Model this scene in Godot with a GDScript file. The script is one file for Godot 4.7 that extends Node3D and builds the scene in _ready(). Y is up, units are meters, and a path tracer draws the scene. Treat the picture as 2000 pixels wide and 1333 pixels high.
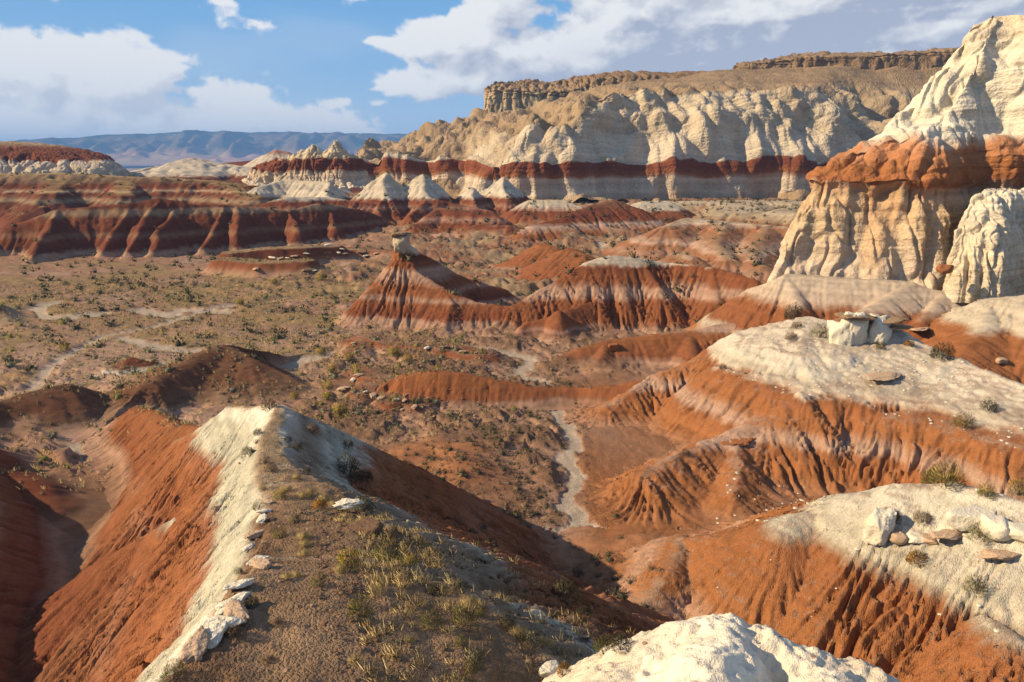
extends Node3D
# Badlands valley: camera, sky, sun and exposure first; then the ground and hills; then cliffs; rocks and plants last.

const EYE := Vector3(0, 27, 0)
const PITCH := 14.75
const DETAIL := 1.0   # mesh density

# real-world base colours, linear
const RED := Color(0.285, 0.108, 0.05)
const ORANGE := Color(0.40, 0.168, 0.068)
const DEEP := Color(0.215, 0.072, 0.038)
const MAROON := Color(0.17, 0.058, 0.034)
const WHITE := Color(0.61, 0.53, 0.415)
const CHALK := Color(0.72, 0.665, 0.545)
const GREEN_WHITE := Color(0.5, 0.475, 0.37)
const CREAM := Color(0.63, 0.51, 0.34)
const BUFF := Color(0.44, 0.33, 0.205)
const PINK := Color(0.48, 0.285, 0.19)
const PALE_PINK := Color(0.57, 0.395, 0.30)
const TAN := Color(0.36, 0.255, 0.15)
const STRAW := Color(0.46, 0.33, 0.145)
const BROWN := Color(0.2, 0.12, 0.073)
const UMBER := Color(0.15, 0.088, 0.055)

var n_low: FastNoiseLite
var n_mid: FastNoiseLite
var n_fine: FastNoiseLite
var n_rill: FastNoiseLite
var n_rill2: FastNoiseLite
var n_cell: FastNoiseLite
var n_ridge: FastNoiseLite
var n_facet: FastNoiseLite
var n_patch: FastNoiseLite
var soil: StandardMaterial3D
var rubble: StandardMaterial3D
var clods: StandardMaterial3D
var powder: StandardMaterial3D
var rock: StandardMaterial3D
var far_rock: StandardMaterial3D
var washes: Array = []
var floor_grid := PackedFloat32Array()
const GX0 := -330
const GZ0 := -560
const GNX := 661
const GNZ := 571
var hills: Array = []   # specs, kept so that plants can be set on them
var used := {}


# ---------- helpers ----------

func noise(freq: float, sd: int, oct := 1, kind := FastNoiseLite.TYPE_SIMPLEX_SMOOTH) -> FastNoiseLite:
	var n := FastNoiseLite.new()
	n.noise_type = kind
	n.seed = sd
	n.frequency = freq
	n.fractal_type = FastNoiseLite.FRACTAL_FBM if oct > 1 else FastNoiseLite.FRACTAL_NONE
	n.fractal_octaves = oct
	return n


func numbered(called: String) -> String:
	var k: int = used.get(called, 0)
	used[called] = k + 1
	return called if k == 0 else "%s_%03d" % [called, k]


func tag(o: Node3D, label: String, category: String, group := "", kind := "") -> Node3D:
	o.set_meta("label", label)
	o.set_meta("category", category)
	if group: o.set_meta("group", group)
	if kind: o.set_meta("kind", kind)
	return o


func put(called: String, m: Mesh, mat: Material, parent: Node3D = null) -> MeshInstance3D:
	var o := MeshInstance3D.new()
	o.mesh = m
	o.material_override = mat
	if parent == null:
		o.name = numbered(called)
		add_child(o)
	else:
		o.name = called
		parent.add_child(o, true)
	return o


func in_view(p: Vector3, margin := 1.14) -> bool:
	var q := p - EYE
	var c := cos(deg_to_rad(PITCH))
	var s := sin(deg_to_rad(PITCH))
	var f := -q.y * s - q.z * c
	if f < 1.0:
		return false
	var u := q.y * c - q.z * s
	return absf(q.x) < f * 0.75 * margin + 1.5 and absf(u) < f * 0.5 * margin + 1.5


func grid_mesh(nx: int, nz: int, v: PackedVector3Array, col: PackedColorArray, keep: PackedByteArray, flip := false, given := PackedVector3Array()) -> ArrayMesh:
	# smooth normals from the grid, triangles where a corner is kept, unused vertices dropped
	var nrm := given.duplicate()
	var ready_made := given.size() > 0
	nrm.resize(v.size())
	for j in (0 if ready_made else nz):
		var j0: int = maxi(j - 1, 0) * nx
		var j1: int = mini(j + 1, nz - 1) * nx
		for i in nx:
			var du: Vector3 = v[j * nx + mini(i + 1, nx - 1)] - v[j * nx + maxi(i - 1, 0)]
			var dv: Vector3 = v[j1 + i] - v[j0 + i]
			var n := dv.cross(du).normalized()
			nrm[j * nx + i] = -n if flip else n
	var idx := PackedInt32Array()
	var used_at := PackedInt32Array()
	used_at.resize(v.size())
	used_at.fill(-1)
	var ov := PackedVector3Array()
	var on := PackedVector3Array()
	var oc := PackedColorArray()
	var quad := PackedInt32Array([0, 0, 0, 0])
	for j in nz - 1:
		for i in nx - 1:
			var a := j * nx + i
			if keep.size() and keep[a] + keep[a + 1] + keep[a + nx] + keep[a + nx + 1] == 0:
				continue
			quad[0] = a
			quad[1] = a + 1
			quad[2] = a + nx
			quad[3] = a + nx + 1
			for k in 4:
				var q := quad[k]
				if used_at[q] < 0:
					used_at[q] = ov.size()
					ov.append(v[q])
					on.append(nrm[q])
					oc.append(col[q])
				quad[k] = used_at[q]
			if flip:
				idx.append_array(PackedInt32Array([quad[0], quad[2], quad[1], quad[1], quad[2], quad[3]]))
			else:
				idx.append_array(PackedInt32Array([quad[0], quad[1], quad[2], quad[1], quad[3], quad[2]]))
	var arr := []
	arr.resize(Mesh.ARRAY_MAX)
	arr[Mesh.ARRAY_VERTEX] = ov
	arr[Mesh.ARRAY_NORMAL] = on
	arr[Mesh.ARRAY_COLOR] = oc
	arr[Mesh.ARRAY_INDEX] = idx
	var m := ArrayMesh.new()
	m.add_surface_from_arrays(Mesh.PRIMITIVE_TRIANGLES, arr)
	return m


func loft_normals(nx: int, nz: int, v: PackedVector3Array) -> PackedVector3Array:
	var nrm := PackedVector3Array()
	nrm.resize(v.size())
	for j in nz:
		for i in nx:
			var du: Vector3 = v[j * nx + mini(i + 1, nx - 1)] - v[j * nx + maxi(i - 1, 0)]
			var dv: Vector3 = v[mini(j + 1, nz - 1) * nx + i] - v[maxi(j - 1, 0) * nx + i]
			nrm[j * nx + i] = du.cross(dv).normalized()
	return nrm


func strata(pal: Array, h: float) -> Color:
	var n := pal.size()
	if h <= pal[0][0]: return pal[0][1]
	for i in range(1, n):
		if h < pal[i][0]:
			var a: Array = pal[i - 1]
			var b: Array = pal[i]
			return (a[1] as Color).lerp(b[1], (h - a[0]) / (b[0] - a[0]))
	return pal[n - 1][1]


# ---------- ground ----------

func add_wash(pts: Array, width: float, depth: float) -> void:
	for i in pts.size() - 1:
		var a: Vector3 = pts[i]
		var b: Vector3 = pts[i + 1]
		var d := Vector2(b.x - a.x, b.z - a.z)
		washes.append([a.x, a.z, d.x, d.y, 1.0 / maxf(d.length_squared(), 0.01), width, depth,
			minf(a.x, b.x) - width * 2.5, maxf(a.x, b.x) + width * 2.5, minf(a.z, b.z) - width * 2.5, maxf(a.z, b.z) + width * 2.5])


func wash_at(x: float, z: float) -> Vector3:
	# (how much wash there is here 0..1, depth cut, how near a wash is 0..1)
	var share := 0.0
	var cut := 0.0
	var near := 0.0
	var wx := x + 0.9 * n_mid.get_noise_2d(x * 2.0, z * 2.0)
	var wz := z + 0.9 * n_mid.get_noise_2d(x * 2.0 + 500.0, z * 2.0)
	for w in washes:
		if wx < w[7] or wx > w[8] or wz < w[9] or wz > w[10]:
			continue
		var px: float = wx - w[0]
		var pz: float = wz - w[1]
		var t := clampf((px * w[2] + pz * w[3]) * w[4], 0.0, 1.0)
		var ex: float = px - w[2] * t
		var ez: float = pz - w[3] * t
		var d: float = sqrt(ex * ex + ez * ez) / w[5]
		var s := 1.0 - smoothstep(0.75, 1.25, d)
		share = maxf(share, s)
		near = maxf(near, 1.0 - smoothstep(1.2, 2.4, d))
		cut = maxf(cut, w[6] * (1.0 - smoothstep(0.8, 1.3, d)))
	return Vector3(share, cut, near)


func floor_base(x: float, z: float) -> float:
	var r := -z
	var y := 7.5 * smoothstep(165.0, 330.0, r) * smoothstep(-100.0, -10.0, x)
	y += 5.0 * smoothstep(270.0, 480.0, r) * (1.0 - smoothstep(-100.0, -10.0, x))
	y += 4.0 * smoothstep(30.0, 8.0, r)
	y += 0.7 * n_low.get_noise_2d(x, z) + 0.22 * n_mid.get_noise_2d(x, z)
	# low hummocks with worn edges
	var hum := smoothstep(44.0, 60.0, r) * (1.0 - 0.75 * smoothstep(-18.0, -36.0, x) * smoothstep(80.0, 95.0, r))
	hum *= 1.0 - smoothstep(4.0, 8.0, x) * smoothstep(92.0, 78.0, r)
	if hum > 0.0 and r < 260.0:
		hum *= 1.0 - wash_at(x, z).z
		y += hum * (0.55 * smoothstep(0.02, 0.2, n_ridge.get_noise_2d(x * 1.3 + 30.0, z * 1.7)) + 0.35 * smoothstep(0.05, 0.16, n_ridge.get_noise_2d(x * 3.1, z * 3.7 + 90.0)))
	# low broken benches on the far floor
	var bench := smoothstep(105.0, 150.0, r) * smoothstep(-75.0, -35.0, x)
	if bench > 0.0:
		var b := n_ridge.get_noise_2d(x * 0.6, z * 1.3)
		y += bench * 1.1 * (smoothstep(-0.05, 0.12, b) + 0.6 * smoothstep(0.3, 0.42, b))
	return y


func ground(x: float, z: float) -> float:
	var fx := clampf(x - GX0, 0.0, GNX - 1.01)
	var fz := clampf(z - GZ0, 0.0, GNZ - 1.01)
	var i := int(fx)
	var j := int(fz)
	var u := fx - i
	var v := fz - j
	var k := j * GNX + i
	return lerpf(lerpf(floor_grid[k], floor_grid[k + 1], u), lerpf(floor_grid[k + GNX], floor_grid[k + GNX + 1], u), v)


func soil_color(x: float, z: float, wash: float) -> Color:
	var r := -z
	var p := n_patch.get_noise_2d(x, z)
	var q := n_mid.get_noise_2d(x * 1.7 + 90.0, z * 1.7)
	var f := n_fine.get_noise_2d(x, z)
	var c := PINK.lerp(BROWN, clampf(0.2 + 0.8 * q, 0.0, 0.85))
	# grass on the wide flat of the valley
	var grass := smoothstep(70.0, 95.0, r) * (1.0 - smoothstep(165.0, 185.0, r + x * 0.1)) * (1.0 - smoothstep(-28.0, -8.0, x)) 
	c = c.lerp(STRAW.lerp(TAN, clampf(0.5 + q, 0.0, 1.0)), grass * 0.85 * smoothstep(-0.15, 0.2, p + 0.4 * q))
	# pale flats in the near west
	var pale := smoothstep(-22.0, -40.0, x) * smoothstep(120.0, 95.0, r)
	c = c.lerp(PALE_PINK.lerp(PINK, 0.35), pale * smoothstep(-0.4, 0.0, 0.6 * q - p) * 0.9)
	# red soil farther back
	var red := smoothstep(100.0, 150.0, r) * smoothstep(-50.0, -20.0, x)
	c = c.lerp(RED.lerp(BUFF, clampf(0.45 + 1.6 * p, 0.0, 1.0)), red * 0.75)
	# near the gully it is brown and orange
	var near := 1.0 - smoothstep(48.0, 72.0, r)
	c = c.lerp(ORANGE.lerp(BROWN, clampf(0.4 + 1.2 * p, 0.0, 1.0)), near * 0.7)
	c = c.lerp(PALE_PINK, smoothstep(0.15, 0.5, -p + 0.5 * q) * 0.6 * (1.0 - near))
	# around the wash: pink sand between brown hummocks
	var mid := smoothstep(40.0, 48.0, r) * (1.0 - smoothstep(100.0, 125.0, r)) * smoothstep(-30.0, -20.0, x) * (1.0 - smoothstep(4.0, 7.0, x) * smoothstep(92.0, 78.0, r))
	c = c.lerp(ORANGE.lerp(PINK, clampf(0.3 + p, 0.0, 1.0)), smoothstep(4.0, 8.0, x) * smoothstep(92.0, 78.0, r) * 0.85)
	if mid > 0.0:
		var t := smoothstep(0.0, 0.16, n_ridge.get_noise_2d(x * 1.3 + 30.0, z * 1.7)) * 0.75 + 0.5 * smoothstep(0.04, 0.16, n_ridge.get_noise_2d(x * 3.1, z * 3.7 + 90.0))
		c = c.lerp(PALE_PINK.lerp(ORANGE, 0.3).lerp(BROWN, clampf(t, 0.0, 0.8)), mid * 0.85)
	c = c.lerp(PALE_PINK.lerp(CHALK, 0.5), wash)
	return c * (1.0 + 0.22 * f)


func build_floor() -> void:
	floor_grid.resize(GNX * GNZ)
	for j in GNZ:
		for i in GNX:
			floor_grid[j * GNX + i] = floor_base(GX0 + i, GZ0 + j)
	var na := int(620 * DETAIL)
	var nr := int(430 * DETAIL)
	var v := PackedVector3Array()
	var c := PackedColorArray()
	v.resize(na * nr)
	c.resize(na * nr)
	for j in nr:
		var r := 14.0 * pow(560.0 / 14.0, float(j) / (nr - 1))
		for i in na:
			var a := deg_to_rad(lerpf(-45.0, 45.0, float(i) / (na - 1)))
			var x := r * sin(a)
			var z := -r * cos(a)
			var w := wash_at(x, z) if r < 240.0 else Vector3.ZERO
			var y := floor_base(x, z)
			var fade := clampf(80.0 / r, 0.0, 1.0)
			y += (0.10 * n_fine.get_noise_2d(x * 0.6, z * 0.6) + 0.05 * n_fine.get_noise_2d(x * 2.1, z * 2.1)) * maxf(fade, 0.4)
			y -= w.y
			v[j * na + i] = Vector3(x, y, z)
			c[j * na + i] = soil_color(x, z, w.x)
	var o := put("valley_ground", grid_mesh(na, nr, v, c, PackedByteArray(), true), rubble)
	tag(o, "broad valley floor of pink and brown soil cut by pale dry washes", "ground", "", "structure")


# ---------- hills as height fields ----------

func make_hill(called: String, label: String, lines: Array, o: Dictionary, category := "hill") -> void:
	var seg := PackedFloat32Array()
	var lo := Vector2(1e9, 1e9)
	var hi := Vector2(-1e9, -1e9)
	var sl: float = o.get("sl", 0.75)
	var sr: float = o.get("sr", 0.75)
	var smin: float = minf(sl, sr)
	var top_y := -100.0
	var tops: Array = o.get("tops", [])   # width of the tilted top at each point of the first line
	for li in lines.size():
		var line: Array = lines[li]
		var dirs: Array = []
		for i in line.size() - 1:
			dirs.append(Vector2(line[i + 1].x - line[i].x, line[i + 1].z - line[i].z).normalized())
		for i in line.size() - 1:
			var a: Vector3 = line[i]
			var b: Vector3 = line[i + 1]
			var dx := b.x - a.x
			var dz := b.z - a.z
			var ln := maxf(sqrt(dx * dx + dz * dz), 0.01)
			seg.append_array(PackedFloat32Array([a.x, a.z, a.y, dx, dz, 1.0 / (ln * ln), b.y - a.y, tops[i] if li == 0 and tops.size() else 0.0, tops[i + 1] - tops[i] if li == 0 and tops.size() else 0.0,
				(dirs[i] + dirs[maxi(i - 1, 0)]).x, (dirs[i] + dirs[maxi(i - 1, 0)]).y, (dirs[i] + dirs[mini(i + 1, dirs.size() - 1)]).x, (dirs[i] + dirs[mini(i + 1, dirs.size() - 1)]).y]))
			for p in [a, b]:
				top_y = maxf(top_y, p.y)
				var reach: float = (maxf(p.y - ground(p.x, p.z), 0.5) + 1.5) / smin + o.get("w", 0.0) + (tops.max() if tops.size() else 0.0) + 1.0
				lo = Vector2(minf(lo.x, p.x - reach), minf(lo.y, p.z - reach))
				hi = Vector2(maxf(hi.x, p.x + reach), maxf(hi.y, p.z + reach))
	var spec := {"seg": seg, "lo": lo, "hi": hi, "sl": sl, "sr": sr, "r": o.get("r", 1.0), "w": o.get("w", 0.0), "tr": o.get("tr", 0.3), "tq": o.get("tq", 0.0), "k": o.get("k", 1.2), "rill": o.get("rill", 0.5), "rf": o.get("rf", 0.3),
		"reach": o.get("reach", 6.0), "wob": o.get("wob", 0.6), "seed": o.get("seed", 0.0), "rough": o.get("rough", 0.12), "micro": o.get("micro", 0.0), "calm": o.get("calm", 1000.0), "sink": o.get("sink", 0.0)}
	hills.append(spec)
	var res: float = o.get("res", 0.3) / DETAIL
	var nx := int((hi.x - lo.x) / res) + 2
	var nz := int((hi.y - lo.y) / res) + 2
	var v := PackedVector3Array()
	var c := PackedColorArray()
	var keep := PackedByteArray()
	v.resize(nx * nz)
	c.resize(nx * nz)
	keep.resize(nx * nz)
	var down := PackedFloat32Array()
	down.resize(nx * nz)
	var pal: Array = o.pal
	var bandn: float = o.get("bandn", 0.35)
	var thin: float = o.get("thin", 0.3)
	var bed: float = o.get("bed", 2.2)
	var dip: Vector2 = o.get("dip", Vector2.ZERO)
	var top: Color = o.get("top", BROWN)
	var top_share: float = o.get("top_share", 0.0)
	var foot: float = o.get("foot", 0.8)
	var top_far: Vector2 = o.get("top_far", Vector2.ZERO)
	var far_top: Color = o.get("far_top", BROWN)
	var side_shade: Array = o.get("side_shade", [])   # shade painted into the colour on one side of a line
	var patchy: float = o.get("patchy", 0.0)
	var lo_steep: float = o.get("steep", 0.3)
	var margin: float = o.get("margin", 1.14)
	for j in nz:
		var z := lo.y + j * res
		for i in nx:
			var x := lo.x + i * res
			var k := j * nx + i
			var g := ground(x, z)
			if not in_view(Vector3(x, g, z), 1.3) and not in_view(Vector3(x, top_y, z), 1.3):
				v[k] = Vector3(x, g - 0.4, z)
				continue
			var q := hill_at(spec, x, z, g)
			var y := q.x
			v[k] = Vector3(x, y, z)
			down[k] = q.z
			if q.y < g - spec.k - 0.1:
				continue
			if not in_view(v[k], margin):
				continue
			keep[k] = 1
	for j in nz:
		for i in nx:
			var k := j * nx + i
			var p := v[k]
			var near_kept := keep[k]
			if near_kept == 0 and i > 0 and i < nx - 1 and j > 0 and j < nz - 1:
				near_kept = keep[k - 1] + keep[k + 1] + keep[k - nx] + keep[k + nx] + keep[k - nx - 1] + keep[k - nx + 1] + keep[k + nx - 1] + keep[k + nx + 1]
			if near_kept == 0:
				continue
			var g := ground(p.x, p.z)
			var m := n_mid.get_noise_3d(p.x * 1.3, p.y, p.z * 1.3)
			var f := n_fine.get_noise_3d(p.x, p.y * 2.0, p.z)
			var cc := strata(pal, p.y + dip.x * p.x + dip.y * p.z + bandn * (m + 0.5 * f))
			if top_share > 0.0:
				var sx := (v[j * nx + mini(i + 1, nx - 1)].y - v[j * nx + maxi(i - 1, 0)].y) / (2.0 * res)
				var sz := (v[mini(j + 1, nz - 1) * nx + i].y - v[maxi(j - 1, 0) * nx + i].y) / (2.0 * res)
				var steep := sqrt(sx * sx + sz * sz)
				var tc := top.lerp(far_top, smoothstep(top_far.x, top_far.y, p.z)) if top_far.x != 0.0 else top
				var on_top: float = (1.0 - smoothstep(0.0, 0.5, down[k] + 0.25 * m)) if o.has("on_top") else 1.0 - smoothstep(lo_steep, lo_steep + 0.25, steep + 0.2 * m)
				if patchy > 0.0: on_top *= 1.0 - patchy * smoothstep(-0.1, 0.25, n_patch.get_noise_2d(p.x * 4.0, p.z * 4.0))
				cc = cc.lerp(tc * (1.0 + 0.3 * m), top_share * on_top * smoothstep(0.6, 1.6, p.y - g))
			if side_shade.size() > 0:
				cc = cc.lerp(side_shade[2], side_shade[3] * smoothstep(0.2, 1.6, p.x - (side_shade[0] + side_shade[1] * p.z) + 0.6 * m) * (1.0 - smoothstep(1.6, 3.4, down[k] + m)))
			var low := 1.0 - smoothstep(0.15, 1.1, (p.y - g) + 0.5 * m)
			if low > 0.0:
				cc = cc.lerp(soil_color(p.x, p.z, 0.0), low * foot)
			cc = cc * (1.0 + 0.16 * f + 0.10 * m + thin * n_fine.get_noise_2d((p.y + 0.3 * m) * bed, 7.0))
			c[k] = cc
	var node := put(called, grid_mesh(nx, nz, v, c, keep), o.get("mat", soil))
	tag(node, label, category, "", "structure")


func hill_at(s: Dictionary, x: float, z: float, g: float) -> Vector3:
	# (surface height, height before it is blended into the ground, how far down the slope)
	var seg: PackedFloat32Array = s.seg
	var r: float = s.r
	var sl: float = s.sl
	var sr: float = s.sr
	var w: float = s.w
	var wr := 0.0
	var tr: float = s.tr
	var wob: float = s.wob
	var sd: float = s.seed
	var wx := x + wob * n_low.get_noise_2d(x * 4.0 + sd, z * 4.0)
	var wz := z + wob * n_low.get_noise_2d(x * 4.0, z * 4.0 + 300.0 + sd)
	var best := -1e9
	var bd := 0.0
	var bx := 0.0
	var bz := 0.0
	for i in range(0, seg.size(), 13):
		var px := wx - seg[i]
		var pz := wz - seg[i + 1]
		var dx := seg[i + 3]
		var dz := seg[i + 4]
		var t := clampf((px * dx + pz * dz) * seg[i + 5], 0.0, 1.0)
		var ex := px - dx * t
		var ez := pz - dz * t
		var d := sqrt(ex * ex + ez * ez)
		var right := ez * dx - ex * dz > 0.0
		if t <= 0.0:
			right = ez * seg[i + 9] - ex * seg[i + 10] > 0.0
		elif t >= 1.0:
			right = ez * seg[i + 11] - ex * seg[i + 12] > 0.0
		var dd := d - w
		wr = seg[i + 7] + seg[i + 8] * t
		var fall := 0.0
		if right and wr > 0.0:
			# a gently tilted top of that width before the slope
			var td := minf(d, wr)
			fall = tr * td + s.tq * td * td
			dd = d - wr
		if dd > 0.0:
			fall += (sr if right else sl) * (sqrt(dd * dd + r * r) - r)
		var h := seg[i + 2] + seg[i + 6] * t - fall
		if h > best:
			best = h
			bd = maxf(dd, 0.0)
			bx = ex / maxf(d, 0.001)
			bz = ez / maxf(d, 0.001)
			px = seg[i] + dx * t
			pz = seg[i + 1] + dz * t
			ex = px + bx * s.reach
			ez = pz + bz * s.reach
			bx = ex
			bz = ez
	var k: float = s.k
	var raw := best
	if raw < g - k - 0.8:
		return Vector3(g - 0.4, raw, bd)
	# rills: thin grooves that run down the slope between rounded ribs
	var rf: float = s.rf
	var amp: float = s.rill
	if amp > 0.0 and bd > 0.0:
		var qx := bx + 0.3 * n_mid.get_noise_2d(x * 1.5, z * 1.5 + sd) + 0.9 * n_mid.get_noise_2d(bx * 0.7, bz * 0.7 + sd)
		var qz := bz + 0.3 * n_mid.get_noise_2d(x * 1.5 + 77.0, z * 1.5) + 0.9 * n_mid.get_noise_2d(bx * 0.7 + 31.0, bz * 0.7)
		var grow := 1.0 - exp(-bd * 0.55)
		var a1 := absf(n_rill.get_noise_3d(qx * rf + sd, bd * rf * 0.06, qz * rf))
		var a2 := absf(n_rill2.get_noise_3d(qx * rf * 2.7 + sd, bd * rf * 0.14, qz * rf * 2.7))
		var a3 := absf(n_rill.get_noise_3d(qx * rf * 6.1 + sd, bd * rf * 0.3, qz * rf * 6.1))
		var v1 := maxf(0.0, 1.0 - a1 / 0.24)
		var v2 := maxf(0.0, 1.0 - a2 / 0.26)
		var v3 := maxf(0.0, 1.0 - a3 / 0.34)
		var uneven := clampf(0.95 + 1.3 * n_low.get_noise_2d(x * 3.0 + sd, z * 3.0), 0.35, 1.6)
		var calm: float = s.calm
		uneven *= 1.0 - 0.65 * smoothstep(calm - 0.5, calm + 0.8, raw)
		raw -= amp * grow * uneven * (v1 * (0.35 + 0.65 * v1) * (0.4 + 0.6 * (1.0 - exp(-bd * 0.25))) + 0.5 * v2 * (0.3 + 0.7 * v2) + 0.26 * v3)
	var rough: float = s.rough
	raw += rough * (n_mid.get_noise_2d(x * 2.2, z * 2.2) + 0.5 * n_fine.get_noise_2d(x * 0.9, z * 0.9))
	var micro: float = s.micro
	if micro > 0.0:
		raw += micro * (1.2 * n_fine.get_noise_2d(x * 2.2, z * 2.2) - 1.5 * absf(n_mid.get_noise_2d(x * 9.0 + sd, z * 9.0)) + 0.7 * n_fine.get_noise_2d(x * 7.0, z * 7.0))
	# blend into the ground
	var hh := maxf(k - absf(raw - g), 0.0) / k
	var y := maxf(raw, g) + hh * hh * k * 0.25
	return Vector3(y - 0.03 if raw > g - k else g - 0.4, raw, bd)


# ---------- cliffs as lofted faces ----------

func cat(p0: Vector3, p1: Vector3, p2: Vector3, p3: Vector3, t: float) -> Vector3:
	return p1.cubic_interpolate(p2, p0, p3, t)


func make_loft(called: String, label: String, cols: Array, nu: int, rows: Array, o: Dictionary, category := "cliff") -> void:
	# cols: columns of points from the bottom up; rows: how many rows between one level and the next
	nu = int(nu * DETAIL)
	var n := cols.size()
	var kk: int = cols[0].size()
	var nv := 1
	for r in rows: nv += int(r * DETAIL)
	var v := PackedVector3Array()
	v.resize(nu * nv)
	var disp: Array = o.disp
	var ff: float = o.get("ff", 0.2)
	var kf: float = o.get("kf", 0.4)
	var sd: float = o.get("seed", 0.0)
	for i in nu:
		var t := float(i) / (nu - 1) * (n - 1)
		var a := mini(int(t), n - 2)
		var u := t - a
		var j := 0
		var prev := Vector3.ZERO
		for lv in kk:
			var p := cat(cols[maxi(a - 1, 0)][lv], cols[a][lv], cols[a + 1][lv], cols[mini(a + 2, n - 1)][lv], u)
			if lv == 0:
				v[i] = p
				j = 1
			else:
				var m := int(rows[lv - 1] * DETAIL)
				for q in m:
					v[(j + q) * nu + i] = prev.lerp(p, float(q + 1) / m)
				j += m
			prev = p
	# soften the level edges
	for pass_ in o.get("soft", 2):
		var w := v.duplicate()
		for j in range(1, nv - 1):
			for i in nu:
				w[j * nu + i] = v[j * nu + i] * 0.5 + (v[(j - 1) * nu + i] + v[(j + 1) * nu + i]) * 0.25
		v = w
	var c := PackedColorArray()
	c.resize(nu * nv)
	var out := PackedVector3Array()
	out.resize(nu * nv)
	var pal: Array = o.pal
	var bandn: float = o.get("bandn", 0.6)
	var dip: Vector2 = o.get("dip", Vector2.ZERO)
	var top: Color = o.get("top", BUFF)
	var top_share: float = o.get("top_share", 0.0)
	var big: float = o.get("big", 0.0)
	var smooth_above: float = o.get("smooth_above", 1000.0)
	var bandw: float = o.get("bandw", 0.0)
	var streak: float = o.get("streak", 0.0)
	var streak_below: float = o.get("streak_below", 1000.0)
	var streak_c: Color = o.get("streak_c", ORANGE)
	var facet: float = o.get("facet", 0.0)
	var fcf: float = o.get("fcf", 0.15)
	for j in nv:
		for i in nu:
			var k := j * nu + i
			var p := v[k]
			var du: Vector3 = v[j * nu + mini(i + 1, nu - 1)] - v[j * nu + maxi(i - 1, 0)]
			var dv: Vector3 = v[mini(j + 1, nv - 1) * nu + i] - v[maxi(j - 1, 0) * nu + i]
			var nm := du.cross(dv).normalized()
			var ys := p.y + dip.x * p.x + dip.y * p.z + bandw * (n_mid.get_noise_3d(p.x * ff * 5.0, p.y * ff, p.z * ff * 5.0) + 0.4 * n_fine.get_noise_3d(p.x * ff * 3.0, p.y * ff, p.z * ff * 3.0))
			# displacement table [y, flute, knob, rough, ledge]
			var d: Array = disp[0]
			var e: Array = disp[0]
			var s := 0.0
			for q in disp.size():
				e = disp[q]
				if ys < e[0]:
					s = clampf((ys - d[0]) / maxf(e[0] - d[0], 0.01), 0.0, 1.0)
					break
				d = e
			var flute := lerpf(d[1], e[1], s)
			var knob := lerpf(d[2], e[2], s)
			var rough := lerpf(d[3], e[3], s)
			var ledge := lerpf(d[4], e[4], s)
			var x := p.x + sd
			var z := p.z
			var warp := 1.2 * n_low.get_noise_3d(p.x * 3.0 * ff * 4.0, p.y * 2.0 * ff * 4.0, p.z * 3.0 * ff * 4.0) / maxf(ff * 6.0, 0.2)
			var a1 := absf(n_rill.get_noise_3d((x + warp) * ff, p.y * ff * 0.14, (z + warp) * ff))
			var a2 := absf(n_rill2.get_noise_3d((x + warp) * ff * 2.6, p.y * ff * 0.4, z * ff * 2.6))
			var dd := -flute * ((1.0 - smoothstep(0.0, 0.45, a1)) + 0.38 * (1.0 - smoothstep(0.0, 0.4, a2)))
			if knob > 0.0:
				dd += knob * (-n_cell.get_noise_3d(x * kf, p.y * kf, z * kf) * 1.0 - 0.3)
			var f := n_fine.get_noise_3d(p.x * ff, p.y * ff, p.z * ff)
			var m := n_ridge.get_noise_3d(x * ff * 4.0, p.y * ff * 3.0, z * ff * 4.0)
			dd += rough * (m + 0.5 * n_mid.get_noise_3d(x * ff * 6.0, p.y * ff * 6.0, z * ff * 6.0))
			dd += ledge * n_mid.get_noise_2d(p.y * o.get("lf", 9.0), sd + 0.05 * x)
			var calm_top := 1.0 - 0.85 * smoothstep(smooth_above - 6.0, smooth_above + 4.0, ys)
			if facet > 0.0:
				dd += facet * calm_top * (1.0 - knob * 0.5) * n_facet.get_noise_3d(x * fcf, p.y * fcf * 0.6, z * fcf)
			if big > 0.0:
				dd += big * calm_top * n_low.get_noise_3d(x * 1.5, p.y * 0.5, z * 1.5)
			out[k] = p + nm * dd
			var cc := strata(pal, ys + bandn * (n_mid.get_noise_3d(p.x * ff * 3.0, p.y * ff, p.z * ff * 3.0) + 0.5 * f))
			if streak > 0.0 and ys < streak_below:
				cc = cc.lerp(streak_c, streak * smoothstep(6.0, 22.0, ys) * smoothstep(0.0, 0.45, n_mid.get_noise_3d(x * 1.3, p.y * 0.18, z * 1.3) + 0.15 * f))
			var flat := smoothstep(0.55, 0.85, absf(nm.y) + 0.15 * m)
			if top_share > 0.0 and flat > 0.0:
				cc = cc.lerp(top, flat * top_share)
			c[k] = cc * (1.0 + 0.15 * f + 0.10 * m + 0.28 * n_fine.get_noise_2d(ys * ff * 7.0, 3.0))
	var whole := loft_normals(nu, nv, out)
	if not o.has("parts"):
		var node := put(called, grid_mesh(nu, nv, out, c, PackedByteArray(), true), o.get("mat", rock))
		tag(node, label, category, "", "structure")
		return
	var root := Node3D.new()
	root.name = numbered(called)
	add_child(root)
	tag(root, label, category, "", "structure")
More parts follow.
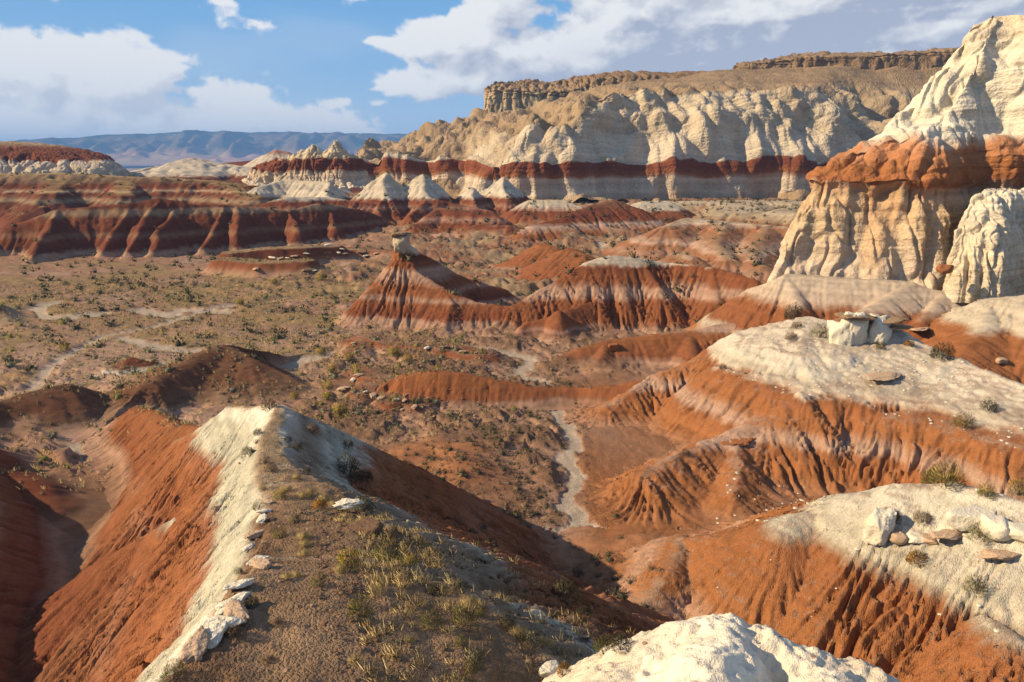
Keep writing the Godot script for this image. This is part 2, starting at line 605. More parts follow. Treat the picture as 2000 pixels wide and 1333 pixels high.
	for part in o.parts:   # [name, first level, last level]
		var from := 0
		var to := 0
		for q in rows.size():
			if q < part[1]: from += int(rows[q] * DETAIL)
			if q < part[2]: to += int(rows[q] * DETAIL)
		var keep := PackedByteArray()
		put(part[0], grid_mesh(nu, to - from + 1, out.slice(from * nu, (to + 1) * nu), c.slice(from * nu, (to + 1) * nu), keep, true, whole.slice(from * nu, (to + 1) * nu)), o.get("mat", rock), root)


# ---------- sky ----------

var n_cloud: FastNoiseLite
var n_cloud2: FastNoiseLite
var n_wisp: FastNoiseLite
const BLOBS := [  # azimuth, elevation, half widths, strength: where the clouds stand
	[-36.0, 4.0, 9.0, 3.8, 1.2], [-28.5, 5.6, 4.6, 3.4, 1.45], [-23.0, 4.6, 6.0, 2.8, 1.2], [-19.0, 5.4, 3.4, 1.7, 1.05], [-27.0, 2.2, 17.0, 2.8, 1.5], [-35.5, 8.0, 1.3, 1.1, 0.75],
	[-13.5, 4.3, 2.0, 0.5, 0.85], [-10.5, 4.4, 1.4, 0.6, 0.9], [-19.0, 2.4, 9.0, 1.5, 1.1], [-8.0, 1.8, 10.0, 1.1, 0.8],
	[1.5, 11.6, 7.0, 2.6, 1.2], [-3.0, 9.0, 6.0, 2.0, 1.3], [-8.8, 8.8, 2.6, 0.5, 0.85], [2.5, 7.6, 8.0, 3.6, 1.4], [-4.5, 5.6, 6.5, 1.5, 1.2], [12.0, 9.5, 11.0, 6.5, 1.55], [24.0, 10.0, 13.0, 8.0, 1.7], [38.0, 10.0, 14.0, 9.0, 1.35], [17.0, 6.0, 10.0, 3.0, 1.1]]


func cloud(az: float, el: float) -> float:
	var m := 0.0
	if az > -80.0 and az < 80.0 and el < 30.0:
		for b in BLOBS:
			var x: float = (az - b[0]) / b[2]
			var y: float = (el - b[1]) / b[3]
			if y < 0.0: y *= 1.5
			var d := x * x + y * y
			if d < 2.0:
				m = maxf(m, b[4] * (1.0 - d * 0.5))
	var away := smoothstep(38.0, 75.0, absf(az)) + smoothstep(16.0, 28.0, el)
	if away > 0.0:
		m = maxf(m, minf(away, 1.0) * (0.42 + 0.55 * n_cloud2.get_noise_2d(az * 0.7, el * 1.6 + 40.0)))
	var n := n_cloud.get_noise_2d(az, el * 1.7)
	return 0.8 * m + 0.9 * n


func sky_color(az: float, el: float) -> Color:
	var t := clampf(el / 90.0, 0.0, 1.0)
	var low := exp(-el / 5.0)
	var blue := Color(0.13, 0.39, 0.80).lerp(Color(0.035, 0.14, 0.45), smoothstep(0.1, 0.8, t))
	blue = blue.lerp(Color(0.2, 0.54, 0.92), exp(-el / 11.0))
	var c := blue.lerp(Color(0.78, 0.88, 0.97), minf(low * 1.05, 1.0))
	var d := cloud(az, el)
	var cover := smoothstep(0.36, 0.62, d)
	c = c.lerp(Color(0.88, 0.93, 0.98), 0.75 * smoothstep(-8.0, -26.0, az) * smoothstep(-75.0, -45.0, az) * smoothstep(5.5, 1.5, el))
	# high thin veil
	var veil := smoothstep(0.1, 0.7, n_wisp.get_noise_2d(az * 0.5, el * 1.5)) * 0.25
	c = c.lerp(Color(0.75, 0.83, 0.95), veil * (1.0 - cover))
	if cover > 0.0:
		var s := cloud(az - 0.9, el + 0.9)
		var s2 := cloud(az - 2.6, el + 2.4)
		var thick := clampf((d - 0.45) * 1.1, 0.0, 1.0)
		var lit := clampf(0.62 + 0.95 * (d - s) + 0.55 * (d - s2) - 0.25 * thick, 0.0, 1.0)
		var shade := Color(0.44, 0.49, 0.64)
		var bright := Color(1.03, 1.03, 1.03)
		# broad grey undersides to the east, broken by brighter streaks
		var streak := n_cloud.get_noise_2d(az * 0.45 + 70.0, el * 2.6)
		var east := clampf(smoothstep(1.0, 22.0, az) * (0.4 + 0.5 * n_cloud2.get_noise_2d(az * 1.2 + 9.0, el * 3.0) - 2.2 * streak), 0.0, 1.0) if az < 120.0 else clampf(0.3 - streak, 0.0, 1.0)
		lit = clampf(lit - 0.8 * east, 0.0, 1.0)
		lit = clampf(lit + 0.36 * smoothstep(0.0, -14.0, az) * smoothstep(-80.0, -50.0, az), 0.0, 1.0)
		var cc := shade.lerp(bright, lit)
		cc = cc.lerp(Color(0.9, 0.94, 0.98), low * 0.75)
		c = c.lerp(cc, cover)
	return c


func sky_image() -> Image:
	n_cloud = noise(0.085, 11, 6, FastNoiseLite.TYPE_SIMPLEX)
	n_cloud.fractal_gain = 0.58
	n_cloud.domain_warp_enabled = true
	n_cloud.domain_warp_amplitude = 3.0
	n_cloud.domain_warp_frequency = 0.12
	n_cloud2 = noise(0.04, 5, 3)
	n_wisp = noise(0.05, 19, 4)
	var w := 4096
	var h := 2048
	var lw := 1024
	var lh := 512
	var im := Image.create(lw, lh, false, Image.FORMAT_RGBF)
	for y in lh:
		var el := 90.0 - (y + 0.5) / lh * 180.0
		for x in lw:
			var az := (x + 0.5) / lw * 360.0
			if az > 180.0: az -= 360.0
			im.set_pixel(x, y, sky_color(az, el) if el > -1.0 else Color(0.32, 0.22, 0.16))
	im.resize(w, h, Image.INTERPOLATE_BILINEAR)
	for y in range(int(h * (90.0 - 19.0) / 180.0), int(h * 0.5) + 1):
		var el := 90.0 - (y + 0.5) / h * 180.0
		for x in range(-480, 480):
			var az := (x + 0.5) / w * 360.0
			im.set_pixel(posmod(x, w), y, sky_color(az, maxf(el, 0.0)))
	return im


# ---------- materials ----------

func surface(bump_freq: float, bump_cm: float, tile: float, sd: int, kind: int, dark := 0.78) -> StandardMaterial3D:
	var n := FastNoiseLite.new()
	n.seed = sd
	n.frequency = bump_freq
	n.fractal_octaves = 5
	n.fractal_gain = 0.55
	if kind == 1:
		n.noise_type = FastNoiseLite.TYPE_CELLULAR
		n.cellular_return_type = FastNoiseLite.RETURN_DISTANCE2_SUB
		n.fractal_octaves = 3
	elif kind == 2:
		n.noise_type = FastNoiseLite.TYPE_SIMPLEX
		n.fractal_type = FastNoiseLite.FRACTAL_RIDGED
	else:
		n.noise_type = FastNoiseLite.TYPE_SIMPLEX
	var t := NoiseTexture2D.new()
	t.width = 1024
	t.height = 1024
	t.seamless = true
	t.noise = n
	var n2 := FastNoiseLite.new()
	n2.seed = sd + 50
	n2.frequency = 0.02
	n2.fractal_octaves = 6
	n2.fractal_gain = 0.75
	var t2 := NoiseTexture2D.new()
	t2.width = 1024
	t2.height = 1024
	t2.seamless = true
	t2.noise = n2
	var ramp := Gradient.new()
	ramp.set_color(0, Color(dark, dark, dark * 0.985))
	ramp.set_color(1, Color.WHITE)
	t2.color_ramp = ramp
	var m := StandardMaterial3D.new()
	m.vertex_color_use_as_albedo = true
	m.albedo_texture = t2
	m.heightmap_enabled = true
	m.heightmap_texture = t
	m.heightmap_scale = bump_cm
	m.uv1_triplanar = true
	m.uv1_world_triplanar = true
	m.uv1_scale = Vector3.ONE / tile
	m.roughness = 0.95
	m.metallic_specular = 0.2
	return m


func _ready() -> void:
	var cam := Camera3D.new()
	cam.name = "camera"
	cam.position = EYE
	cam.rotation_degrees = Vector3(-PITCH, 0, 0)
	cam.fov = 53.13
	cam.near = 0.1
	cam.far = 30000.0
	cam.current = true
	add_child(cam)
	var env := Environment.new()
	env.background_mode = Environment.BG_SKY
	var pano := PanoramaSkyMaterial.new()
	pano.panorama = ImageTexture.create_from_image(sky_image())
	env.sky = Sky.new()
	env.sky.sky_material = pano
	env.background_energy_multiplier = 0.5
	env.tonemap_mode = Environment.TONE_MAPPER_LINEAR
	env.tonemap_exposure = 1.8
	env.fog_enabled = true
	env.fog_density = 0.0001
	env.fog_light_color = Color(0.5, 0.72, 1.0)
	env.sdfgi_enabled = true
	env.ssao_enabled = true
	env.ssil_enabled = true
	var we := WorldEnvironment.new()
	we.name = "world"
	we.environment = env
	add_child(we)
	var sun := DirectionalLight3D.new()
	sun.name = "sun"
	sun.light_energy = 1.6
	sun.light_color = Color(1.0, 0.89, 0.72)
	sun.light_angular_distance = 0.5
	sun.shadow_enabled = true
	sun.rotation_degrees = Vector3(-31.0, -84.0, 0)
	add_child(sun)

	n_low = noise(0.02, 1, 3)
	n_mid = noise(0.16, 2, 3)
	n_fine = noise(0.9, 3, 3)
	n_rill = noise(1.0, 4, 1)
	n_rill2 = noise(1.0, 5, 1)
	n_cell = noise(1.0, 6, 1, FastNoiseLite.TYPE_CELLULAR)
	n_cell.cellular_return_type = FastNoiseLite.RETURN_DISTANCE
	n_ridge = noise(0.07, 7, 4)
	n_facet = noise(1.0, 9, 1, FastNoiseLite.TYPE_CELLULAR)
	n_facet.cellular_return_type = FastNoiseLite.RETURN_DISTANCE2_SUB
	n_patch = noise(0.045, 8, 4)
	soil = surface(0.03, 8.0, 3.5, 21, 0, 0.66)
	powder = surface(0.03, 1.6, 1.2, 27, 0, 0.86)
	clods = surface(0.028, 7.0, 3.0, 25, 1, 0.72)
	rubble = surface(0.03, 12.0, 4.5, 22, 0, 0.55)
	rock = surface(0.006, 22.0, 9.0, 23, 2, 0.75)
	far_rock = surface(0.008, 60.0, 26.0, 24, 2, 0.72)

	var t0 := Time.get_ticks_msec()
	build_land()
	print("land ", Time.get_ticks_msec() - t0)
	build_things()
	print("all ", Time.get_ticks_msec() - t0)


func build_land() -> void:
	add_wash([Vector3(-4.9, 0, -97.1), Vector3(-0.7, 0, -95.7), Vector3(2.5, 0, -93), Vector3(2.2, 0, -88.5), Vector3(0, 0, -84.6), Vector3(3.9, 0, -81.9)], 0.94, 0.1375)
	add_wash([Vector3(-7.7, 0, -74), Vector3(0, 0, -72.3), Vector3(4.6, 0, -72), Vector3(6, 0, -64.9), Vector3(6.2, 0, -61.1), Vector3(4.8, 0, -58.2), Vector3(5.8, 0, -55), Vector3(4.4, 0, -52.2), Vector3(4.6, 0, -49.5), Vector3(5.4, 0, -47.7), Vector3(6.9, 0, -45.6), Vector3(10.2, 0, -46.8), Vector3(13, 0, -45.6)], 0.78, 0.165)
	add_wash([Vector3(5.4, 0, -47.7), Vector3(2.3, 0, -45.7), Vector3(2.8, 0, -43.6), Vector3(4.7, 0, -41), Vector3(4.8, 0, -36.9), Vector3(6.3, 0, -33.2)], 0.73, 0.165)
	add_wash([Vector3(-60.8, 0, -76.7), Vector3(-57.8, 0, -77.6), Vector3(-62.8, 0, -88), Vector3(-64.9, 0, -95.7), Vector3(-65.8, 0, -106.3), Vector3(-61.1, 0, -111.5), Vector3(-56.9, 0, -128.2), Vector3(-45.6, 0, -135.7)], 0.73, 0.2475)
	add_wash([Vector3(-91.6, 0, -133.1), Vector3(-90.5, 0, -125.9), Vector3(-84.5, 0, -118.5), Vector3(-78.9, 0, -119.3), Vector3(-75.8, 0, -122.7)], 1.87, 0.33)
	add_wash([Vector3(-70.9, 0, -126.8), Vector3(-62.3, 0, -121), Vector3(-63.1, 0, -126.8), Vector3(-53.6, 0, -124.9)], 1.56, 0.275)
	add_wash([Vector3(-27.3, 0, -78.5), Vector3(-31.7, 0, -86.2), Vector3(-29.6, 0, -92.5), Vector3(-25.4, 0, -95.7), Vector3(-23.2, 0, -99.7)], 1.25, 0.165)
	add_wash([Vector3(-45.4, 0, -64.9), Vector3(-39.7, 0, -60.1), Vector3(-34.9, 0, -58.1), Vector3(-33.7, 0, -52.2), Vector3(-34.7, 0, -46), Vector3(-34.7, 0, -44.4), Vector3(-32.8, 0, -42.8), Vector3(-30.4, 0, -37.4), Vector3(-27.9, 0, -32.4)], 0.94, 0.1925)
	add_wash([Vector3(-61.6, 0, -104.6), Vector3(-53.9, 0, -99.1), Vector3(-43.2, 0, -95.7)], 1.04, 0.11)
	add_wash([Vector3(24.5, 0, -143), Vector3(28.9, 0, -226.9), Vector3(28.6, 0, -255.7)], 1.35, 0.275)
	build_floor()

	# ---- the near ridge with its brown top, white lip and striped red face
	var near_pal := [[6.0, BROWN.lerp(RED, 0.5)], [9.0, RED.lerp(BROWN, 0.3)], [12.0, RED.lerp(BROWN, 0.15)], [13.2, RED.lerp(PINK, 0.25)], [14.5, RED], [16.8, ORANGE.lerp(RED, 0.6)], [17.9, RED.lerp(PINK, 0.2)], [18.5, GREEN_WHITE], [19.9, GREEN_WHITE], [20.6, CHALK], [30.0, CHALK]]
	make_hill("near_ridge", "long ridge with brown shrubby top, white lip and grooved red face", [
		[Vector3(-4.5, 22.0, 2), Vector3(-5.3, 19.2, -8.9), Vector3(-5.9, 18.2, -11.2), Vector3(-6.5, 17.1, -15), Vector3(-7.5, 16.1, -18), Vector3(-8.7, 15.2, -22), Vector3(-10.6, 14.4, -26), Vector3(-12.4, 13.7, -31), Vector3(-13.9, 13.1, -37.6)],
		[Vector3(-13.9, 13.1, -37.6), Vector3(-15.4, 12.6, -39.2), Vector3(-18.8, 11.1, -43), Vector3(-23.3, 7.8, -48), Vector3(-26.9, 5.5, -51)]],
		{"sl": 1.05, "sr": 0.76, "r": 0.5, "on_top": true, "tops": [7.0, 6.4, 6.1, 5.4, 4.4, 2.7, 1.4, 0.6, 0.2], "tr": 0.1, "tq": 0.03, "side_shade": [-2.2, 0.311, BROWN.lerp(BUFF, 0.25), 0.8], "rill": 1.15, "micro": 0.045, "rf": 0.42, "reach": 9.0, "res": 0.11, "mat": clods, "top_far": Vector2(-20.0, -27.0), "far_top": BUFF.lerp(BROWN, 0.35), "pal": near_pal, "bandn": 0.5, "dip": Vector2(0.0, -0.22), "top": Color(0.225, 0.138, 0.085), "top_share": 1.0, "steep": 0.5, "seed": 10.0, "k": 1.0}, "ridge")
	make_hill("saddle_ridge", "low smooth orange saddle beyond the far end of the near ridge", [
		[Vector3(-38.4, 2.8, -66), Vector3(-34.6, 3.5, -62), Vector3(-30.4, 4, -58), Vector3(-26.2, 5.3, -54), Vector3(-21.9, 8.5, -48)]],
		{"sl": 0.95, "sr": 0.85, "r": 0.7, "rill": 0.55, "rf": 0.6, "res": 0.2, "pal": [[0.5, PINK], [1.2, RED], [4.0, RED.lerp(ORANGE, 0.5)], [8.0, RED]], "seed": 20.0})
	make_hill("side_spur", "grey-green topped spur low on the face of the near ridge", [
		[Vector3(-24, 4.5, -36), Vector3(-21.7, 6, -35), Vector3(-19.2, 7.7, -34.5)]],
		{"sl": 0.95, "sr": 0.8, "r": 0.5, "rill": 0.5, "rf": 0.5, "res": 0.16, "pal": [[1.0, DEEP], [5.0, RED], [6.6, RED.lerp(ORANGE, 0.4)], [7.4, GREEN_WHITE], [8.0, GREEN_WHITE], [8.6, RED], [12.0, RED]], "seed": 30.0})
	make_hill("dark_knoll", "small dark red knoll below the striped face beside the pale wash", [
		[Vector3(-44.9, 2.9, -52), Vector3(-41.7, 2.4, -51), Vector3(-38.8, 2, -50), Vector3(-35.4, 1.3, -48)]],
		{"sl": 0.7, "sr": 0.6, "r": 1.2, "rill": 0.3, "rf": 0.4, "res": 0.3, "pal": [[0.5, BROWN], [1.5, DEEP], [4.0, DEEP.lerp(RED, 0.4)]], "seed": 40.0})
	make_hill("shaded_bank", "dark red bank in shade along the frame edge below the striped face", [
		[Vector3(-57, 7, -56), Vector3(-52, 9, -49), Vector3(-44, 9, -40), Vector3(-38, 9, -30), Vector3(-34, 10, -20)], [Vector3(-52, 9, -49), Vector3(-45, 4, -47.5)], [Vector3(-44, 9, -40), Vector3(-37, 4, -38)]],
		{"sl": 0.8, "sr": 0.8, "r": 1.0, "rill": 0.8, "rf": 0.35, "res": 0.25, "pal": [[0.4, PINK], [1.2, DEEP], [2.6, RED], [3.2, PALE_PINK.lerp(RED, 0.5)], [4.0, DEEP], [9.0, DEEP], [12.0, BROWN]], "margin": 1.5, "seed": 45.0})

	# ---- the small brown hills on the valley floor
	var brown_pal := [[0.4, PINK.lerp(BROWN, 0.4)], [1.0, BROWN], [2.4, BROWN.lerp(DEEP, 0.5)], [5.0, DEEP.lerp(BROWN, 0.5)]]
	make_hill("brown_hill", "rounded brown shrub-dotted hill beyond the tip of the near ridge", [
		[Vector3(-36.2, 4.8, -82), Vector3(-37.5, 4.6, -79.5), Vector3(-39.2, 4, -76.5), Vector3(-40, 3.3, -73)], [Vector3(-36.2, 4.8, -82), Vector3(-32.8, 4, -81), Vector3(-29.8, 2, -80)]],
		{"sl": 0.78, "sr": 0.42, "r": 1.2, "rill": 0.35, "rf": 0.35, "res": 0.3, "pal": brown_pal, "top": BROWN, "top_share": 0.7, "seed": 50.0})
	make_hill("shadowed_hill", "low brown hill with a dark shaded flank beside the pale flats", [
		[Vector3(-47.7, 4, -69.5), Vector3(-50.2, 3.8, -67.5), Vector3(-52, 3.4, -65.5), Vector3(-54.3, 3.7, -62.5)], [Vector3(-47.7, 4, -69.5), Vector3(-45.2, 2.4, -69)]],
		{"sl": 0.72, "sr": 0.72, "r": 1.0, "rill": 0.35, "rf": 0.35, "res": 0.3, "pal": brown_pal, "top": BROWN, "top_share": 0.6, "seed": 60.0})
	make_hill("tiny_mound", "tiny dark red mound ringed by white crust on the flats", [
		[Vector3(-50.7, 1.7, -87.5), Vector3(-48.9, 1.2, -87.5)]], {"sl": 0.5, "sr": 0.5, "r": 0.6, "rill": 0.12, "rf": 0.6, "res": 0.2, "k": 0.5, "pal": [[0.3, CHALK], [0.55, CHALK], [0.75, MAROON], [3.0, MAROON]], "bandn": 0.1, "foot": 0.2, "seed": 70.0})
	make_hill("edge_hill", "dark banded hill cut by the frame edge above the pale flats", [
		[Vector3(-93.7, 4.8, -116), Vector3(-86.7, 2.1, -113), Vector3(-81.8, 0.9, -110), Vector3(-78.5, -0, -108)]], {"sl": 0.65, "sr": 0.55, "r": 1.0, "rill": 0.3, "rf": 0.3, "res": 0.4, "pal": [[0.4, PINK], [1.2, BUFF], [1.9, BUFF.lerp(DEEP, 0.4)], [2.4, MAROON], [6.0, MAROON]], "seed": 80.0})
	make_hill("grassy_bench", "flat-topped low bench with grassy top and dark red front", [
		[Vector3(-71.9, 4.5, -176), Vector3(-64.7, 5, -180), Vector3(-56.5, 4.8, -184), Vector3(-49.8, 4.4, -190)], [Vector3(-71.6, 3.6, -170), Vector3(-60, 3.3, -166), Vector3(-51.8, 3.5, -168)]], {"sl": 1.2, "sr": 1.2, "w": 2.6, "r": 0.5, "rill": 0.6, "rf": 0.22, "res": 0.5, "pal": [[1.0, PINK], [2.0, RED], [4.0, DEEP], [5.2, DEEP], [5.8, BUFF], [8.0, TAN]], "top": TAN, "top_share": 0.9, "seed": 90.0})

	# ---- the pillar hill and the domed hill behind the wash
	var mid_pal := [[0.6, PINK], [1.3, PALE_PINK.lerp(RED, 0.3)], [1.9, DEEP], [3.8, RED], [4.4, PALE_PINK.lerp(RED, 0.35)], [5.0, RED], [6.2, RED], [7.0, PALE_PINK.lerp(RED, 0.5)], [8.4, PALE_PINK.lerp(RED, 0.35)], [9.0, RED], [10.2, DEEP], [10.9, DEEP], [11.4, WHITE], [16.0, WHITE]]
	make_hill("pillar_hill", "pointed red hill carrying a pale rock pillar on its summit", [
		[Vector3(-18.8, 12.4, -122), Vector3(-14.5, 9.7, -124), Vector3(-9.1, 6.1, -127), Vector3(-1.5, 3.2, -130)],
		[Vector3(-18.8, 12.2, -122), Vector3(-16.5, 8.5, -118), Vector3(-11.7, 6.2, -114), Vector3(-10.2, 4.6, -111.5), Vector3(-10.7, 1.1, -107)],
		[Vector3(-11.7, 6.2, -114), Vector3(-6, 4.3, -112), Vector3(0, 3.8, -111)],
		[Vector3(-18.3, 11.1, -122), Vector3(-21.5, 7.2, -118), Vector3(-25.2, 5.3, -116)]],
		{"sl": 1.1, "sr": 1.05, "r": 0.6, "rill": 0.9, "rf": 0.34, "res": 0.25, "pal": mid_pal, "seed": 104.0})
	make_hill("domed_hill", "white-capped red hill with fluted face in the middle of the valley", [
		[Vector3(0, 4, -111), Vector3(6.5, 6.9, -114), Vector3(13.2, 10.3, -117), Vector3(16.7, 11.3, -118), Vector3(22.4, 10.7, -119), Vector3(28, 9.7, -120), Vector3(35, 9.5, -116), Vector3(39.9, 8.3, -111)],
		[Vector3(22.4, 10.7, -119), Vector3(24.9, 6.7, -113)], [Vector3(13.2, 10.3, -117), Vector3(14, 5.3, -111)], [Vector3(34.1, 9.5, -116), Vector3(33.6, 5.5, -110)]],
		{"sl": 0.95, "sr": 0.95, "r": 0.8, "rill": 1.25, "calm": 10.0, "rf": 0.32, "res": 0.26, "pal": [[0.6, PINK], [1.2, RED], [4.6, RED], [5.4, PALE_PINK.lerp(RED, 0.25)], [6.4, PALE_PINK.lerp(RED, 0.4)], [7.2, RED], [9.4, RED.lerp(DEEP, 0.4)], [10.0, WHITE], [14.0, WHITE]], "bandn": 0.8, "seed": 110.0})
	make_hill("red_cones", "pair of steep red cones at the foot of the domed hill", [
		[Vector3(2.8, 2.6, -105), Vector3(1.6, 1.7, -103)], [Vector3(7.2, 4.4, -105), Vector3(7.2, 3.2, -103.5)], [Vector3(2.8, 2.4, -105), Vector3(7.3, 3.7, -106), Vector3(12.6, 4.7, -110)]],
		{"sl": 1.0, "sr": 1.0, "r": 0.5, "rill": 0.4, "rf": 0.5, "res": 0.22, "pal": [[0.4, PINK], [1.0, DEEP], [1.6, PALE_PINK.lerp(RED, 0.5)], [2.0, RED], [7.0, RED]], "seed": 120.0})
	make_hill("orange_spur", "low orange spur with grooved flank between wash and domed hill", [
		[Vector3(5.9, 1, -89), Vector3(9.2, 2.1, -91), Vector3(12.9, 2.8, -92.5), Vector3(17.3, 3, -93), Vector3(21.8, 3.5, -94), Vector3(25.1, 3.6, -94), Vector3(28.6, 4.2, -95), Vector3(35.5, 4.9, -96), Vector3(40.8, 6.6, -95), Vector3(43.2, 7.3, -94)],
		[Vector3(25.1, 3.6, -94), Vector3(24.3, 1.9, -89)], [Vector3(12.9, 2.8, -92.5), Vector3(11.7, 1.5, -88)]],
		{"sl": 0.8, "sr": 0.8, "r": 0.9, "rill": 0.6, "rf": 0.35, "res": 0.25, "pal": [[0.5, PINK], [1.2, RED], [3.3, ORANGE.lerp(RED, 0.4)], [3.9, PALE_PINK], [4.6, PALE_PINK.lerp(RED, 0.4)], [5.2, ORANGE.lerp(RED, 0.5)], [9.0, ORANGE]], "seed": 130.0})
	make_hill("low_wall_ridge", "low winding red ridge with a cut face beside the wash", [
		[Vector3(-12.6, 3.4, -74.5), Vector3(-9.1, 4, -74.5), Vector3(-5.5, 3.8, -74.3), Vector3(-2.3, 3.1, -74), Vector3(2.3, 2.2, -73.5), Vector3(7.6, 2, -74), Vector3(11.5, 2.7, -73), Vector3(15.4, 3.7, -72.5)]],
		{"sl": 0.7, "sr": 1.3, "r": 0.7, "rill": 0.7, "rf": 0.45, "res": 0.2, "pal": [[0.4, PINK], [0.9, PALE_PINK.lerp(RED, 0.5)], [1.4, RED], [3.5, RED.lerp(ORANGE, 0.4)]], "seed": 140.0}, "ridge")

	# ---- the sunlit slopes beyond the wash
	var right_pal := [[0.3, PINK.lerp(ORANGE, 0.5)], [0.8, ORANGE], [2.6, ORANGE.lerp(RED, 0.4)], [3.1, PALE_PINK.lerp(ORANGE, 0.1)], [3.6, PALE_PINK.lerp(ORANGE, 0.3)], [4.2, ORANGE], [6.0, ORANGE.lerp(RED, 0.45)], [6.45, WHITE], [7.6, CHALK], [9.0, CHALK.lerp(PALE_PINK, 0.2)], [13.0, CHALK]]
	make_hill("sunlit_hill", "big white-topped orange hill with deep rills above the wash", [
		[Vector3(9.9, 1.8, -69), Vector3(15.4, 3.8, -72.5), Vector3(22.8, 6.4, -73), Vector3(28.2, 8.7, -73), Vector3(32.6, 10.9, -72), Vector3(35.3, 10.3, -70.5), Vector3(39.4, 10.3, -69), Vector3(39.9, 8.9, -64), Vector3(42.1, 8.9, -62), Vector3(44.2, 8.3, -56), Vector3(47.6, 7.6, -52)],
		[Vector3(26.4, 6.5, -59.4), Vector3(22.9, 4.5, -58.6), Vector3(19.3, 3.4, -57), Vector3(15.4, 2.9, -54.5), Vector3(10.9, 2.4, -51.5)],
		[Vector3(19.3, 3.4, -57), Vector3(19.1, 2.4, -53.5), Vector3(17.5, 1.6, -49.5)]],
		{"sl": 0.7, "sr": 0.85, "r": 1.0, "tops": [0.0, 0.0, 0.0, 1.2, 7.5, 13.0, 12.5, 11.0, 10.5, 8.5, 8.0], "tr": 0.31, "steep": 0.35, "rough": 0.24, "rill": 1.1, "calm": 6.4, "rf": 0.36, "reach": 8.0, "res": 0.17, "pal": right_pal, "bandn": 0.45, "micro": 0.05, "patchy": 0.7, "top": PALE_PINK.lerp(TAN, 0.2), "top_share": 0.55, "seed": 150.0})
	make_hill("white_cap_hill", "white-capped orange hill with grooved slope across the gully", [
		[Vector3(6.3, 0.7, -41), Vector3(8.6, 1.6, -41), Vector3(11.1, 3, -40), Vector3(14, 4.7, -38), Vector3(16.1, 6.3, -36.5), Vector3(19.7, 6.5, -37), Vector3(21.2, 8.1, -36.5), Vector3(23, 9.2, -35.5), Vector3(24.7, 9.7, -34.5), Vector3(26.5, 9.9, -32), Vector3(29.1, 10, -29)],
		[Vector3(11.1, 3, -40), Vector3(9, 3.2, -36.5), Vector3(7.3, 2.5, -34)], [Vector3(23, 9.2, -35.5), Vector3(23, 7.7, -32.3), Vector3(22.8, 6.5, -29.6), Vector3(22.8, 6.2, -26.3)]],
		{"sl": 0.74, "sr": 0.72, "r": 0.7, "rill": 0.75, "calm": 6.2, "rf": 0.55, "reach": 7.0, "res": 0.13, "pal": [[0.3, PINK.lerp(ORANGE, 0.5)], [0.8, ORANGE], [2.0, PALE_PINK.lerp(ORANGE, 0.4)], [2.6, ORANGE], [5.6, ORANGE.lerp(RED, 0.4)], [6.25, WHITE.lerp(GREEN_WHITE, 0.5)], [8.5, CHALK], [11.0, CHALK], [13.0, CHALK]], "bandn": 0.35, "micro": 0.04, "patchy": 0.6, "top": PALE_PINK.lerp(TAN, 0.4), "top_share": 0.7, "seed": 160.0})
	make_hill("rear_slope", "white and orange slope behind the toadstool rocks", [
		[Vector3(58.8, 5.6, -92), Vector3(59.3, 8.5, -88), Vector3(60.9, 10.5, -84), Vector3(64.6, 12, -80)], [Vector3(60.9, 10.5, -84), Vector3(56, 8.1, -78), Vector3(50.1, 6.4, -73)]],
		{"sl": 0.6, "sr": 0.6, "r": 1.4, "rill": 0.6, "rf": 0.3, "res": 0.28, "pal": [[2.0, ORANGE], [6.5, ORANGE.lerp(RED, 0.4)], [7.4, ORANGE.lerp(RED, 0.3)], [8.0, WHITE], [14.0, WHITE]], "seed": 170.0})
	make_hill("butte_apron", "red and white skirts of clay round the foot of the tall butte", [
		[Vector3(34, 5.7, -101), Vector3(36.8, 8.9, -101), Vector3(40.4, 11.3, -98), Vector3(46.5, 11.1, -96)], [Vector3(40.4, 11.3, -98), Vector3(39.4, 8.3, -92)],
		[Vector3(46.5, 11.1, -96), Vector3(53.9, 11.1, -93.5), Vector3(58.2, 10, -91)], [Vector3(55, 11, -93), Vector3(47.2, 8.5, -88), Vector3(42.3, 7.4, -86)], [Vector3(58.2, 10, -91), Vector3(52.9, 7.5, -86)]],
		{"sl": 0.85, "sr": 0.85, "r": 1.0, "rill": 0.5, "rf": 0.3, "res": 0.28, "pal": [[1.0, PINK], [2.0, ORANGE.lerp(RED, 0.4)], [3.6, WHITE], [4.2, RED], [7.2, RED.lerp(ORANGE, 0.3)], [8.2, WHITE.lerp(PALE_PINK, 0.5)], [14.0, WHITE]], "bandn": 0.5, "seed": 180.0})

	# ---- far red banded wall across the valley
	var wall_pal := [[0.6, PINK], [1.2, BUFF.lerp(PINK, 0.5)], [1.8, MAROON], [4.5, DEEP], [5.6, DEEP.lerp(BUFF, 0.35)], [6.6, MAROON.lerp(DEEP, 0.4)], [10.2, DEEP], [11.2, BUFF.lerp(DEEP, 0.35)], [12.4, BUFF.lerp(DEEP, 0.4)], [13.0, MAROON], [17.0, MAROON.lerp(DEEP, 0.4)]]
